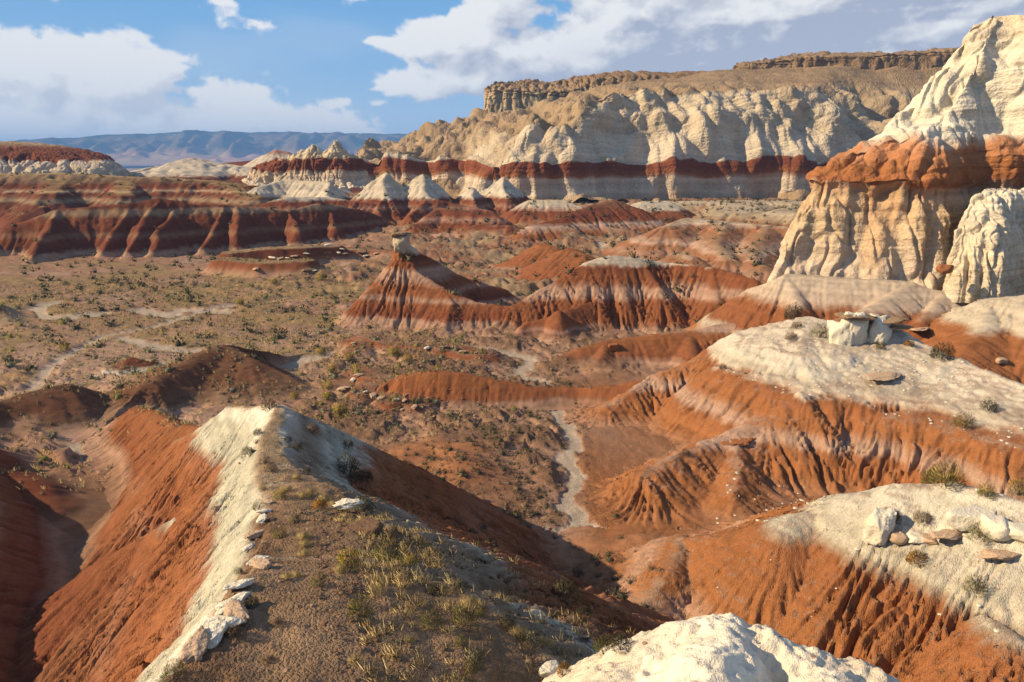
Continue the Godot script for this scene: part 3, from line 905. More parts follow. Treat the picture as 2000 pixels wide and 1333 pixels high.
	make_hill("banded_wall", "long dark red wall with pale bands and sunlit spurs", [
		[Vector3(-175.4, 4, -206), Vector3(-153.9, 7.6, -207), Vector3(-145.6, 9.9, -209), Vector3(-138.3, 13.1, -211), Vector3(-128.8, 13.6, -213), Vector3(-119.3, 14.3, -216), Vector3(-111.1, 16, -219), Vector3(-101.4, 13.6, -222), Vector3(-93.3, 13.4, -226), Vector3(-84.8, 12.5, -230), Vector3(-76, 10.9, -234), Vector3(-66.8, 13.3, -242), Vector3(-55.4, 10.5, -250), Vector3(-48.7, 6.8, -258)],
		[Vector3(-138.3, 13.1, -211), Vector3(-135.7, 7.7, -200), Vector3(-131.8, 1, -186)], [Vector3(-157, 7.6, -207), Vector3(-151.7, -0.6, -190)],
		[Vector3(-118.5, 14.3, -216), Vector3(-118.8, 7.1, -206), Vector3(-118.7, 2, -198)], [Vector3(-111.1, 16, -219), Vector3(-111.8, 9.9, -209), Vector3(-111, 2.4, -197)], [Vector3(-106.1, 12.4, -216), Vector3(-105.7, 7.1, -206), Vector3(-104.4, 1.4, -198)],
		[Vector3(-93.3, 13.4, -226), Vector3(-92.6, 7.8, -215), Vector3(-92.4, 2.3, -205)], [Vector3(-89.5, 13, -227), Vector3(-85.3, 6.4, -213)], [Vector3(-76, 10.9, -234), Vector3(-69.2, 5.3, -224)], [Vector3(-64.5, 12.4, -243), Vector3(-60.2, 6, -235)]],
		{"sl": 1.25, "sr": 1.25, "r": 0.7, "rill": 0.9, "rf": 0.16, "reach": 12.0, "res": 0.55, "pal": wall_pal, "bandn": 0.7, "wob": 1.5, "seed": 200.0, "margin": 1.2}, "cliff")
	make_hill("rear_banded_wall", "second banded maroon slope behind the long red wall", [
		[Vector3(-254.6, 26.5, -305), Vector3(-220.1, 21.8, -302), Vector3(-193.6, 22.2, -302), Vector3(-165.2, 20.7, -302), Vector3(-147.7, 20.1, -302), Vector3(-125.8, 18.8, -302), Vector3(-113.1, 17.1, -300)], [Vector3(-125, 18.4, -300), Vector3(-102.1, 13.4, -275)], [Vector3(-193.6, 22.2, -302), Vector3(-184.8, 15.2, -280)], [Vector3(-165.2, 20.7, -302), Vector3(-155.1, 14.3, -278)]],
		{"sl": 0.8, "sr": 0.7, "w": 3.0, "r": 1.5, "rill": 1.4, "rf": 0.1, "res": 0.9, "pal": [[4.0, DEEP], [9.0, MAROON], [10.6, MAROON], [11.3, BUFF.lerp(DEEP, 0.3)], [12.2, BUFF.lerp(DEEP, 0.3)], [13.0, MAROON], [14.6, DEEP], [15.2, BUFF.lerp(PALE_PINK, 0.3)], [15.9, DEEP], [17.6, MAROON], [18.6, BROWN], [24.0, TAN]], "bandn": 0.5, "thin": 0.4, "bed": 1.4, "top": STRAW, "top_share": 0.5, "wob": 2.0, "seed": 210.0})
	var cone_pal := [[5.5, RED], [8.0, DEEP], [9.5, RED.lerp(PALE_PINK, 0.35)], [11.0, DEEP], [12.3, DEEP], [13.2, WHITE], [17.0, WHITE], [26.0, CREAM]]
	make_hill("white_cones", "row of white cones on red skirts under the far cliffs", [
		[Vector3(-51.3, 22.7, -282), Vector3(-49.5, 14.6, -272), Vector3(-50.3, 9.3, -262)], [Vector3(-36.3, 22.1, -285), Vector3(-33, 13.6, -272), Vector3(-38.2, 7.7, -258)], [Vector3(-51.4, 10.9, -268), Vector3(-70.9, 13.8, -268), Vector3(-84.7, 14.1, -262), Vector3(-95.1, 11.5, -258)],
		[Vector3(-70.9, 13.8, -268), Vector3(-75, 19.1, -285), Vector3(-94.8, 19.8, -295), Vector3(-104.3, 17, -285)], [Vector3(-33, 13.6, -272), Vector3(-20, 10.6, -272), Vector3(-8, 8.4, -270)], [Vector3(-17, 16.8, -290), Vector3(-14.2, 11.4, -275)], [Vector3(-4.4, 20.8, -300), Vector3(-2.1, 12.9, -285)]],
		{"sl": 0.8, "sr": 0.8, "r": 0.8, "rill": 1.4, "rf": 0.16, "res": 0.6, "pal": cone_pal, "bandn": 0.8, "wob": 1.5, "seed": 220.0})
	make_hill("red_tongue", "dark red and pink tongue of clay running out below the white cones", [
		[Vector3(-25.8, 11, -250), Vector3(-18.2, 10.4, -246), Vector3(-5.4, 8.9, -242)], [Vector3(-25.8, 11, -250), Vector3(-33.3, 5.9, -236)], [Vector3(-12.9, 6.3, -232), Vector3(-1.7, 6.4, -230)]],
		{"sl": 0.7, "sr": 0.7, "r": 1.5, "rill": 0.9, "rf": 0.16, "res": 0.55, "pal": [[4.0, RED], [6.0, DEEP], [7.2, PALE_PINK.lerp(RED, 0.5)], [8.4, DEEP], [10.0, MAROON], [14.0, BUFF]], "bandn": 0.7, "wob": 1.2, "seed": 230.0})
	make_hill("pale_dome", "pale domed mound with a red base below the far cliffs", [
		[Vector3(7.7, 13.1, -262), Vector3(19.3, 13.1, -262), Vector3(24.7, 11.1, -258)]], {"sl": 0.6, "sr": 0.6, "r": 2.5, "rill": 0.7, "rf": 0.18, "res": 0.55, "pal": [[6.0, RED], [9.0, DEEP], [10.0, PALE_PINK.lerp(RED, 0.3)], [11.0, WHITE], [15.0, BUFF]], "bandn": 0.6, "seed": 240.0})
	make_hill("dark_back_ridge", "dark rounded ridge with a pink nose in the valley middle", [
		[Vector3(36.8, 13.8, -250), Vector3(26.9, 12, -243), Vector3(17.2, 8.8, -232), Vector3(6.7, 7, -224), Vector3(3.3, 5.4, -220)], [Vector3(36.8, 13.8, -250), Vector3(43.9, 11.2, -248)]],
		{"sl": 0.6, "sr": 0.6, "r": 2.0, "rill": 0.8, "rf": 0.16, "res": 0.5, "pal": [[3.0, RED], [4.5, ORANGE.lerp(RED, 0.5)], [6.4, PALE_PINK], [7.4, DEEP], [10.0, DEEP], [14.0, MAROON.lerp(BUFF, 0.3)]], "bandn": 0.6, "seed": 250.0})
	make_hill("white_top_mound", "small white-topped red mound near the cliff foot", [[Vector3(49.2, 12.4, -262), Vector3(58.3, 12.6, -264)]], {"sl": 0.55, "sr": 0.55, "r": 2.5, "rill": 0.6, "rf": 0.18, "res": 0.55, "pal": [[6.0, RED], [9.0, DEEP.lerp(RED, 0.5)], [9.8, WHITE], [15.0, WHITE]], "bandn": 0.5, "seed": 260.0})
	make_hill("orange_mound", "smooth orange mound on the far floor beside a smaller one", [[Vector3(13.2, 7.5, -160), Vector3(16.5, 6.4, -157)], [Vector3(8, 7.3, -172), Vector3(10.8, 6.5, -170)]], {"sl": 0.55, "sr": 0.55, "r": 1.2, "rill": 0.35, "rf": 0.3, "res": 0.35, "pal": [[2.0, RED], [8.0, RED.lerp(ORANGE, 0.6)]], "seed": 270.0})
	make_hill("stepped_slopes", "low pink and white stepped slopes beside the tall butte", [
		[Vector3(52.4, 10.9, -205), Vector3(62.3, 10.3, -200), Vector3(72.8, 9.5, -196), Vector3(80.5, 9.3, -190)], [Vector3(62.3, 10.3, -200), Vector3(53.2, 7.1, -178), Vector3(50.5, 5.6, -160)], [Vector3(72.8, 9.5, -196), Vector3(58.1, 6.1, -165), Vector3(55.4, 4.6, -150)], [Vector3(42.1, 5.6, -160), Vector3(40.4, 5.8, -163)], [Vector3(52.4, 10.9, -205), Vector3(43.7, 9.5, -196)]],
		{"sl": 0.5, "sr": 0.5, "r": 1.5, "rill": 0.7, "rf": 0.2, "res": 0.45, "pal": [[1.5, RED], [3.0, PALE_PINK.lerp(RED, 0.5)], [4.5, ORANGE.lerp(RED, 0.5)], [5.5, PALE_PINK], [6.6, RED.lerp(PALE_PINK, 0.3)], [8.4, ORANGE.lerp(RED, 0.5)], [9.4, PALE_PINK], [10.4, WHITE], [14.0, TAN]], "bandn": 0.9, "top": TAN, "top_share": 0.6, "seed": 280.0})
	make_hill("cliff_foot_rise", "brown rubble rise along the foot of the far cliffs", [
		[Vector3(-9.4, 8.3, -318), Vector3(34.5, 7.8, -312), Vector3(68.9, 9.4, -312), Vector3(102, 10.2, -308), Vector3(132.5, 10.7, -300), Vector3(160.3, 9.5, -290)], [Vector3(99.4, 10, -300), Vector3(82.9, 9.4, -255)], [Vector3(128.2, 9.5, -290), Vector3(99.3, 10.5, -240)]],
		{"sl": 0.35, "sr": 0.35, "r": 4.0, "w": 6.0, "rill": 0.8, "rf": 0.12, "res": 0.8, "pal": [[6.0, RED], [8.0, BUFF], [10.0, WHITE.lerp(BUFF, 0.5)], [12.0, UMBER.lerp(BUFF, 0.4)], [16.0, BUFF]], "bandn": 1.2, "seed": 290.0})
	make_hill("white_rock_near", "rounded white rock outcrop rising close below the camera", [
		[Vector3(2, 20.9, -7.7), Vector3(2.4, 21, -7.9), Vector3(2.9, 21.1, -8), Vector3(3.2, 21, -7.9), Vector3(3.5, 21, -7.6), Vector3(4.1, 20.9, -7.3), Vector3(4.4, 20.9, -7.3)], [Vector3(2.9, 21.1, -8), Vector3(2.2, 21.4, -6.4)], [Vector3(2, 20.8, -7.7), Vector3(1.3, 20.7, -7.2), Vector3(0.6, 20.6, -6.6)], [Vector3(4.1, 20.9, -7.3), Vector3(3.2, 21.4, -5.9)], [Vector3(4.6, 20.9, -7.1), Vector3(4.7, 20.8, -7.1)]],
		{"sl": 1.1, "sr": 1.1, "r": 0.35, "rill": 0.12, "rf": 1.6, "reach": 1.4, "res": 0.042, "wob": 0.2, "rough": 0.12, "micro": 0.07, "mat": powder, "pal": [[20.5, WHITE], [21.4, CHALK], [21.9, CHALK.lerp(BUFF, 0.25)], [22.4, CHALK], [22.9, CHALK], [23.3, CHALK.lerp(CREAM, 0.4)], [23.8, CHALK], [26.0, WHITE]], "bandn": 1.1, "thin": 0.12, "foot": 0.0, "seed": 300.0, "k": 0.5}, "rock outcrop")

	make_hill("pale_low_hills", "low pale shrub-dotted hills beyond the banded walls", [
		[Vector3(-260.4, 18.2, -470), Vector3(-241.2, 23.5, -474), Vector3(-216.4, 29.5, -478), Vector3(-197.7, 26.2, -478), Vector3(-175.7, 23.2, -474)]], {"sl": 0.3, "sr": 0.3, "r": 5.0, "rill": 1.5, "rf": 0.07, "res": 1.3, "pal": [[10.0, MAROON], [17.5, DEEP], [18.5, WHITE], [28.0, WHITE], [31.0, PALE_PINK.lerp(RED, 0.4)]], "bandn": 1.5, "wob": 4.0, "seed": 310.0})
	make_hill("far_red_line", "thin dark red rise on the far plain", [[Vector3(-241.3, 21.6, -535), Vector3(-218.7, 26.1, -538), Vector3(-195.8, 28, -540), Vector3(-172.4, 26.8, -540)]], {"sl": 0.3, "sr": 0.3, "r": 4.0, "rill": 1.0, "rf": 0.07, "res": 1.6, "pal": [[10.0, DEEP], [30.0, MAROON]], "seed": 320.0})
	make_hill("small_far_butte", "little white butte with a red cap on the far plain", [[Vector3(-177.3, 31.4, -505), Vector3(-168.5, 35.3, -507), Vector3(-161.6, 33.9, -508)]], {"sl": 0.6, "sr": 0.6, "r": 2.5, "rill": 1.2, "rf": 0.1, "res": 1.0, "pal": [[20.0, WHITE], [31.0, WHITE], [32.5, RED.lerp(PALE_PINK, 0.5)], [40.0, RED.lerp(PALE_PINK, 0.3)]], "seed": 330.0})
	make_hill("ledged_bench", "low red bench with broken rock rim beside the pale wash bed", [
		[Vector3(-19.7, 1.5, -83), Vector3(-16.2, 1.8, -79), Vector3(-12, 1.7, -76), Vector3(-8.8, 1.4, -74.5)], [Vector3(-16.2, 1.8, -79), Vector3(-17.1, 1.3, -74.5), Vector3(-18, 0.8, -72.5)], [Vector3(-12, 1.7, -76), Vector3(-13.2, 1.4, -71.8), Vector3(-14.5, 0.7, -69.5)], [Vector3(-8.8, 1.4, -74.5), Vector3(-10.5, 1.2, -71.5)], [Vector3(-19.7, 1.5, -83), Vector3(-20.3, 0.9, -78.5)]],
		{"sl": 0.9, "sr": 0.9, "r": 0.5, "w": 1.1, "rill": 0.4, "rf": 0.5, "k": 0.7, "res": 0.2, "pal": [[0.5, PINK], [0.9, RED], [1.9, RED.lerp(DEEP, 0.4)], [2.2, PALE_PINK.lerp(BROWN, 0.4)], [4.0, BROWN]], "top": BROWN.lerp(PALE_PINK, 0.25), "top_share": 0.8, "seed": 340.0})
	make_hill("rocky_shelf", "brown shelf edged with slabs below the pillar hill", [
		[Vector3(-28.2, 0.5, -101), Vector3(-21.7, 1.6, -100), Vector3(-17.2, 1.5, -96.5), Vector3(-12.5, 1.6, -95), Vector3(-7.2, 1.6, -92), Vector3(-3.9, 1.6, -90)], [Vector3(-21.7, 1.6, -100), Vector3(-22.5, 0.8, -93)], [Vector3(-12.5, 1.6, -95), Vector3(-12.7, 0.9, -90)]],
		{"sl": 0.8, "sr": 0.8, "r": 0.6, "w": 1.4, "rill": 0.4, "rf": 0.4, "k": 0.8, "res": 0.25, "pal": [[0.5, PINK], [1.0, RED], [2.0, DEEP], [2.4, BROWN], [4.0, BROWN]], "top": BROWN.lerp(PALE_PINK, 0.3), "top_share": 0.8, "seed": 350.0})
	make_hill("stony_rise", "low red rise with a stony rim on the grassy flats", [[Vector3(-47, -0.6, -135), Vector3(-41.8, 0.1, -137), Vector3(-35.3, 0.1, -138), Vector3(-30.7, -0.2, -134)]], {"sl": 0.5, "sr": 0.6, "r": 0.8, "w": 1.0, "rill": 0.3, "rf": 0.4, "k": 0.7, "res": 0.3, "pal": [[0.6, PINK], [1.2, RED], [2.6, BROWN], [4.0, BROWN]], "top": TAN, "top_share": 0.7, "seed": 360.0})
	make_hill("slab_bench", "small bench with an undercut slab rim beside the grassy bench", [[Vector3(-48.2, 2.8, -196), Vector3(-44.5, 2.8, -198), Vector3(-35.2, 2.5, -196)]], {"sl": 0.8, "sr": 0.8, "r": 0.6, "w": 4.0, "rill": 0.5, "rf": 0.25, "res": 0.45, "pal": [[1.0, PINK], [2.2, RED], [3.4, DEEP], [5.0, BUFF]], "top": TAN, "top_share": 0.8, "seed": 370.0})
	make_hill("orange_swell", "smooth orange swell half in shade beyond the shaded gully", [[Vector3(-9.4, 1.4, -58), Vector3(-6.8, 1.4, -60), Vector3(-4.5, 1.6, -58.5)], [Vector3(-6.8, 1.4, -60), Vector3(-4.4, 1.9, -54)]], {"sl": 0.4, "sr": 0.4, "r": 1.5, "rill": 0.25, "rf": 0.4, "res": 0.25, "pal": [[0.5, ORANGE.lerp(PINK, 0.4)], [3.0, ORANGE.lerp(RED, 0.4)]], "seed": 380.0})
	make_hill("orange_lobes", "smooth orange lobes where two washes meet", [[Vector3(5.9, 0.4, -44), Vector3(7.6, 0.5, -43), Vector3(9.6, 0.8, -44), Vector3(11.3, 0.7, -43.5)], [Vector3(7.6, 0.5, -43), Vector3(6.5, 0.5, -40.5)]], {"sl": 0.45, "sr": 0.45, "r": 1.0, "rill": 0.3, "rf": 0.5, "res": 0.16, "k": 0.6, "pal": [[0.3, ORANGE.lerp(PINK, 0.3)], [2.0, ORANGE]], "seed": 390.0})

	# ---- far cliffs
	var cliff_pal := [[10.0, BUFF.lerp(PALE_PINK, 0.5)], [13.0, WHITE], [19.5, WHITE.lerp(PALE_PINK, 0.5)], [20.6, RED.lerp(PALE_PINK, 0.4)], [21.3, RED.lerp(ORANGE, 0.4)], [24.0, DEEP], [27.4, DEEP.lerp(MAROON, 0.4)], [28.2, WHITE], [44.0, WHITE.lerp(CREAM, 0.4)], [62.0, CREAM.lerp(WHITE, 0.4)], [72.0, BUFF], [100.0, BUFF.lerp(BROWN, 0.3)]]
	make_loft("far_cliff", "huge white cliff with a dark red band across the valley", [
		[Vector3(-98.3, 16.5, -408), Vector3(-99.4, 20.4, -420), Vector3(-98, 23.3, -421), Vector3(-95.3, 29.8, -422), Vector3(-94.8, 32.3, -434), Vector3(-90.1, 35.6, -446), Vector3(-86.5, 40.1, -500)],
		[Vector3(-70, 12.2, -398), Vector3(-71.9, 16.4, -410), Vector3(-71.8, 22.8, -411), Vector3(-70.1, 29.2, -412), Vector3(-68.6, 33.9, -422), Vector3(-65.9, 39, -436), Vector3(-60.9, 49.7, -500)],
		[Vector3(-43.1, 10.2, -392), Vector3(-44.4, 16.6, -405), Vector3(-44.3, 21.2, -406), Vector3(-44.2, 28.6, -407), Vector3(-42.1, 33, -416), Vector3(-38.7, 39.4, -430), Vector3(-31.5, 57.9, -490)],
		[Vector3(-29.9, 8.5, -380), Vector3(-29.7, 13.9, -398), Vector3(-27.6, 20.1, -399), Vector3(-27.5, 28, -400), Vector3(-24, 34.8, -406), Vector3(-19.6, 43.8, -420), Vector3(-5, 60.5, -470)],
		[Vector3(-20.6, 9.5, -330), Vector3(-18.2, 12.7, -345), Vector3(-17.2, 19.6, -346), Vector3(-15.1, 27.4, -348), Vector3(-2.6, 44.7, -362), Vector3(15.1, 55.5, -385), Vector3(35.1, 66.3, -450)],
		[Vector3(2.4, 8.3, -326), Vector3(2.5, 11.9, -340), Vector3(3.5, 19.7, -340), Vector3(5, 27.4, -342), Vector3(15.8, 43.7, -356), Vector3(29.9, 58.4, -376), Vector3(55.9, 72.2, -440)],
		[Vector3(23.9, 7.9, -325), Vector3(24.8, 10.6, -338), Vector3(24.7, 19.7, -338), Vector3(24.7, 27.6, -340), Vector3(32.8, 43.5, -352), Vector3(46.9, 60.6, -368), Vector3(77.5, 74.8, -440)],
		[Vector3(49.4, 6.8, -335), Vector3(51.1, 10.1, -348), Vector3(50.8, 19.5, -348), Vector3(50.8, 27.6, -350), Vector3(55.7, 43.9, -360), Vector3(69.9, 63, -377), Vector3(108.1, 78.5, -452)],
		[Vector3(74.9, 6.6, -339), Vector3(77.6, 9.9, -352), Vector3(77, 19.4, -352), Vector3(77, 27.1, -354), Vector3(79.6, 44, -363), Vector3(89.7, 64.2, -379), Vector3(131, 82.2, -455)],
		[Vector3(101.4, 6.3, -344), Vector3(104.6, 10.2, -356), Vector3(103.9, 19.4, -356), Vector3(103.9, 26.9, -358), Vector3(106.2, 44.2, -367), Vector3(112.7, 64.2, -384), Vector3(148.4, 84.6, -460)],
		[Vector3(127.4, 6.7, -346), Vector3(131.8, 10.6, -359), Vector3(131, 19.3, -359), Vector3(131, 26.9, -361), Vector3(132.9, 44.4, -371), Vector3(139.4, 63.2, -390), Vector3(178.5, 86.8, -463)],
		[Vector3(153.7, 7.6, -348), Vector3(158.9, 11.3, -361), Vector3(158, 19.2, -361), Vector3(158, 26.9, -363), Vector3(159.2, 41.4, -372), Vector3(163.6, 64.4, -392), Vector3(207.9, 88.7, -464)],
		[Vector3(184.5, 7, -358), Vector3(191.1, 10.8, -372), Vector3(190, 19, -372), Vector3(189.9, 26.9, -374), Vector3(190.8, 40.4, -382), Vector3(194.4, 57.3, -402), Vector3(226.3, 89.1, -462)],
		[Vector3(232.8, 6.2, -372), Vector3(240.8, 10.2, -386), Vector3(239.4, 18.7, -386), Vector3(239.3, 26.9, -388), Vector3(240.5, 40.9, -396), Vector3(232.9, 56, -414), Vector3(258.5, 90.3, -462)],
		[Vector3(275.3, 6.1, -374), Vector3(284.7, 10.1, -388), Vector3(283.1, 18.7, -388), Vector3(283, 26.9, -390), Vector3(286.1, 41, -398), Vector3(266.6, 56.1, -416), Vector3(298.3, 92.1, -464)]],
		640, [14, 14, 16, 40, 46, 30], {"disp": [[8.0, 0.5, 0.0, 0.8, 0.0], [13.0, 1.4, 0.0, 0.5, 0.2], [20.0, 1.6, 0.3, 0.5, 0.3], [22.0, 1.2, 1.3, 0.5, 0.4], [27.0, 1.2, 1.1, 0.5, 0.4], [30.0, 1.5, 0.3, 0.4, 0.35], [50.0, 1.6, 0.2, 0.45, 0.5], [64.0, 1.2, 0.2, 0.5, 0.5], [70.0, 0.4, 0.0, 0.6, 0.3], [100.0, 0.2, 0.0, 0.6, 0.0]],
		"ff": 0.055, "kf": 0.16, "facet": 1.8, "fcf": 0.04, "smooth_above": 66.0, "bandw": 1.3, "pal": cliff_pal, "bandn": 0.9, "mat": far_rock, "top": BUFF.lerp(BROWN, 0.45), "top_share": 0.9, "big": 11.0, "seed": 11.0})
	make_loft("mesa", "flat-topped mesa of brown rock above the far white cliff", [
		[Vector3(4, 44.7, -560), Vector3(0, 62.9, -556), Vector3(0, 81.9, -560), Vector3(0, 87.8, -580)],
		[Vector3(-26.2, 41, -520), Vector3(-20.1, 65.6, -522), Vector3(-20, 78.4, -524), Vector3(-15.4, 81.9, -545)],
		[Vector3(-3.7, 47.8, -512), Vector3(-3.7, 69.4, -517), Vector3(-3.7, 77.8, -518), Vector3(7.9, 87.9, -560)],
		[Vector3(22, 52, -512), Vector3(22, 71.5, -517), Vector3(22, 75.7, -518), Vector3(31.6, 87.1, -560)],
		[Vector3(47.6, 53.8, -512), Vector3(47.6, 73.2, -517), Vector3(45.8, 77.8, -518), Vector3(47.3, 90.1, -560)],
		[Vector3(73.2, 55.5, -512), Vector3(73.5, 77, -520), Vector3(67.8, 87.3, -535), Vector3(70.9, 93.1, -560)],
		[Vector3(109.6, 59, -512), Vector3(110.1, 80.4, -520), Vector3(105.4, 89.1, -535), Vector3(114.1, 94.2, -560)],
		[Vector3(153, 64.2, -512), Vector3(153.7, 85.6, -520), Vector3(157.9, 90.1, -535), Vector3(165.2, 94.5, -560)]],
		240, [6, 20, 14], {"disp": [[40.0, 1.0, 0.0, 2.0, 0.5], [66.0, 2.2, 0.0, 1.4, 1.0], [84.0, 2.0, 0.6, 1.4, 1.2], [110.0, 0.8, 0.8, 1.0, 0.6]], "ff": 0.09, "kf": 0.1, "pal": [[50.0, BUFF], [66.0, CREAM.lerp(BUFF, 0.5)], [78.0, BUFF], [84.0, BUFF.lerp(BROWN, 0.6)], [90.0, BROWN], [110.0, BROWN.lerp(RED, 0.3)]], "mat": far_rock, "top": TAN.lerp(BROWN, 0.4), "top_share": 0.7, "seed": 31.0}, "mesa")
	make_loft("rim_ledge", "broken brown caprock ledges along the skyline of the plateau", [
		[Vector3(134.9, 73.2, -455), Vector3(138.5, 84.2, -457), Vector3(140, 85.8, -458), Vector3(160.3, 94.5, -520)],
		[Vector3(153.1, 73.4, -452), Vector3(152.9, 83.8, -454), Vector3(153.3, 86.8, -456), Vector3(178.4, 96.2, -520)],
		[Vector3(172.2, 74.6, -452), Vector3(171.8, 85.3, -454), Vector3(172.2, 89.5, -456), Vector3(199.8, 99.9, -520)],
		[Vector3(191.1, 75.8, -452), Vector3(190.7, 87.4, -454), Vector3(191.2, 90.9, -456), Vector3(221.5, 101.3, -520)],
		[Vector3(222.9, 76.4, -452), Vector3(222.4, 88, -454), Vector3(223, 91.2, -456), Vector3(254.1, 101.3, -520)],
		[Vector3(248.1, 78.2, -452), Vector3(247.6, 89.5, -454), Vector3(251.4, 92.7, -456), Vector3(286.6, 103, -520)],
		[Vector3(273.3, 80, -452), Vector3(272.7, 91, -454), Vector3(273.5, 94.2, -456), Vector3(311.6, 105, -520)],
		[Vector3(317.8, 80, -452), Vector3(317.1, 91, -454), Vector3(318, 94.2, -456), Vector3(362.3, 105, -520)]],
		300, [6, 14, 4], {"disp": [[60.0, 0.4, 0.0, 1.6, 0.2], [84.0, 0.8, 2.2, 1.6, 1.0], [110.0, 0.5, 2.2, 1.2, 0.5]], "ff": 0.1, "kf": 0.13, "pal": [[70.0, BUFF], [82.0, BROWN.lerp(BUFF, 0.5)], [86.0, BROWN.lerp(BUFF, 0.35)], [110.0, BUFF.lerp(BROWN, 0.4)]], "mat": far_rock, "seed": 41.0}, "ledge")
	make_loft("white_towers", "pale twin-peaked towers on a red-banded shelf before the far mountains", [
		[Vector3(-154.8, 16.7, -400), Vector3(-151.1, 18.7, -400), Vector3(-149.1, 22.9, -402), Vector3(-146.7, 25.2, -404), Vector3(-146.3, 26.3, -420)],
		[Vector3(-141.8, 14.5, -380), Vector3(-141, 17.1, -386), Vector3(-135.6, 21.7, -388), Vector3(-131.6, 26.9, -390), Vector3(-130.9, 30, -400)],
		[Vector3(-125.9, 14.6, -378), Vector3(-126.2, 17.7, -384), Vector3(-125, 22.5, -386), Vector3(-123.9, 26.9, -388), Vector3(-121.7, 31.9, -396)],
		[Vector3(-112.9, 13.8, -376), Vector3(-113.8, 17.7, -382), Vector3(-113.2, 21.7, -384), Vector3(-111.9, 28.5, -386), Vector3(-109.6, 36.7, -392)],
		[Vector3(-103.2, 13.8, -376), Vector3(-104.6, 17.7, -382), Vector3(-104.8, 21.7, -384), Vector3(-104.1, 28, -386), Vector3(-104.3, 32.4, -392)],
		[Vector3(-95, 13.6, -376), Vector3(-96.2, 17.7, -382), Vector3(-96.4, 22, -384), Vector3(-96.4, 29.6, -386), Vector3(-97.3, 38.6, -392)],
		[Vector3(-85.8, 13.5, -378), Vector3(-87.5, 17.7, -384), Vector3(-88.2, 22, -386), Vector3(-88.9, 28.5, -388), Vector3(-91.1, 31.9, -396)],
		[Vector3(-76.3, 13.2, -386), Vector3(-78.7, 17.5, -392), Vector3(-80.3, 21.9, -394), Vector3(-81.8, 28, -396), Vector3(-86.3, 30, -404)]],
		260, [10, 14, 16, 22], {"disp": [[12.0, 0.6, 0.0, 0.8, 0.0], [18.0, 2.2, 0.3, 0.8, 0.4], [24.0, 1.6, 1.4, 0.8, 0.5], [29.0, 1.8, 0.0, 1.0, 0.4], [50.0, 1.2, 0.0, 1.0, 0.2]], "ff": 0.1, "kf": 0.18, "pal": [[12.0, WHITE], [21.0, CREAM.lerp(PALE_PINK, 0.3)], [23.0, DEEP], [28.6, DEEP], [29.6, CREAM], [50.0, WHITE]], "bandn": 0.7, "mat": far_rock, "seed": 51.0})
	make_loft("side_mesa", "distant white mesa with a dark red top across the grassy flats", [
		[Vector3(-298.9, -2.5, -330), Vector3(-309.9, 7.5, -345), Vector3(-310.7, 19.7, -352), Vector3(-318.6, 27.1, -366), Vector3(-326.2, 35.1, -380), Vector3(-390.6, 40.9, -460)],
		[Vector3(-267.1, -2.5, -330), Vector3(-276.9, 7.5, -345), Vector3(-279.9, 19.7, -352), Vector3(-289.2, 27.9, -366), Vector3(-297.4, 35.1, -380), Vector3(-350.8, 41.6, -460)],
		[Vector3(-244.8, -1.3, -330), Vector3(-253.9, 8.2, -345), Vector3(-256.8, 19.7, -352), Vector3(-265.3, 27.9, -366), Vector3(-272.8, 35.1, -380), Vector3(-327.9, 40, -460)],
		[Vector3(-225.9, 2.2, -332), Vector3(-234.8, 8.6, -347), Vector3(-237.6, 19.6, -354), Vector3(-244.2, 27.7, -368), Vector3(-249.6, 33.8, -382), Vector3(-301.7, 38.4, -460)],
		[Vector3(-209.6, 4.5, -334), Vector3(-218.1, 9, -349), Vector3(-220.8, 19.1, -356), Vector3(-226.8, 27.4, -370), Vector3(-231.8, 32.2, -384), Vector3(-282.2, 35.8, -460)],
		[Vector3(-196.8, 6.7, -338), Vector3(-204.3, 10.1, -352), Vector3(-209, 18.2, -360), Vector3(-217.1, 26.6, -374), Vector3(-226.1, 30.4, -388), Vector3(-272.6, 33.6, -460)],
		[Vector3(-187.3, 8.7, -345), Vector3(-196, 11, -360), Vector3(-204, 17.5, -370), Vector3(-215.4, 24.4, -384), Vector3(-226.5, 28, -398), Vector3(-264.5, 32, -460)],
		[Vector3(-195.1, 11, -380), Vector3(-202.8, 13.1, -390), Vector3(-213.3, 16.7, -400), Vector3(-226.3, 22.8, -412), Vector3(-238.4, 27.2, -424), Vector3(-261.5, 30.4, -460)]],
		360, [20, 24, 22, 14, 12], {"disp": [[0.0, 0.6, 0.0, 1.0, 0.0], [14.0, 0.8, 0.0, 1.4, 0.3], [20.0, 2.6, 0.0, 1.6, 0.4], [28.0, 1.6, 0.0, 1.0, 0.6], [36.0, 0.6, 0.0, 0.6, 0.5], [50.0, 0.3, 0.0, 0.6, 0.0]], "ff": 0.075, "kf": 0.18, "pal": [[4.0, UMBER.lerp(BUFF, 0.4)], [9.0, DEEP.lerp(BUFF, 0.4)], [12.0, MAROON.lerp(BUFF, 0.4)], [16.0, WHITE.lerp(BUFF, 0.6)], [22.0, WHITE.lerp(BUFF, 0.3)], [27.5, WHITE.lerp(PALE_PINK, 0.4)], [28.3, MAROON], [35.0, MAROON.lerp(DEEP, 0.5)], [37.0, BUFF.lerp(BROWN, 0.5)], [50.0, BUFF]], "bandn": 0.8, "mat": far_rock, "seed": 61.0}, "mesa")

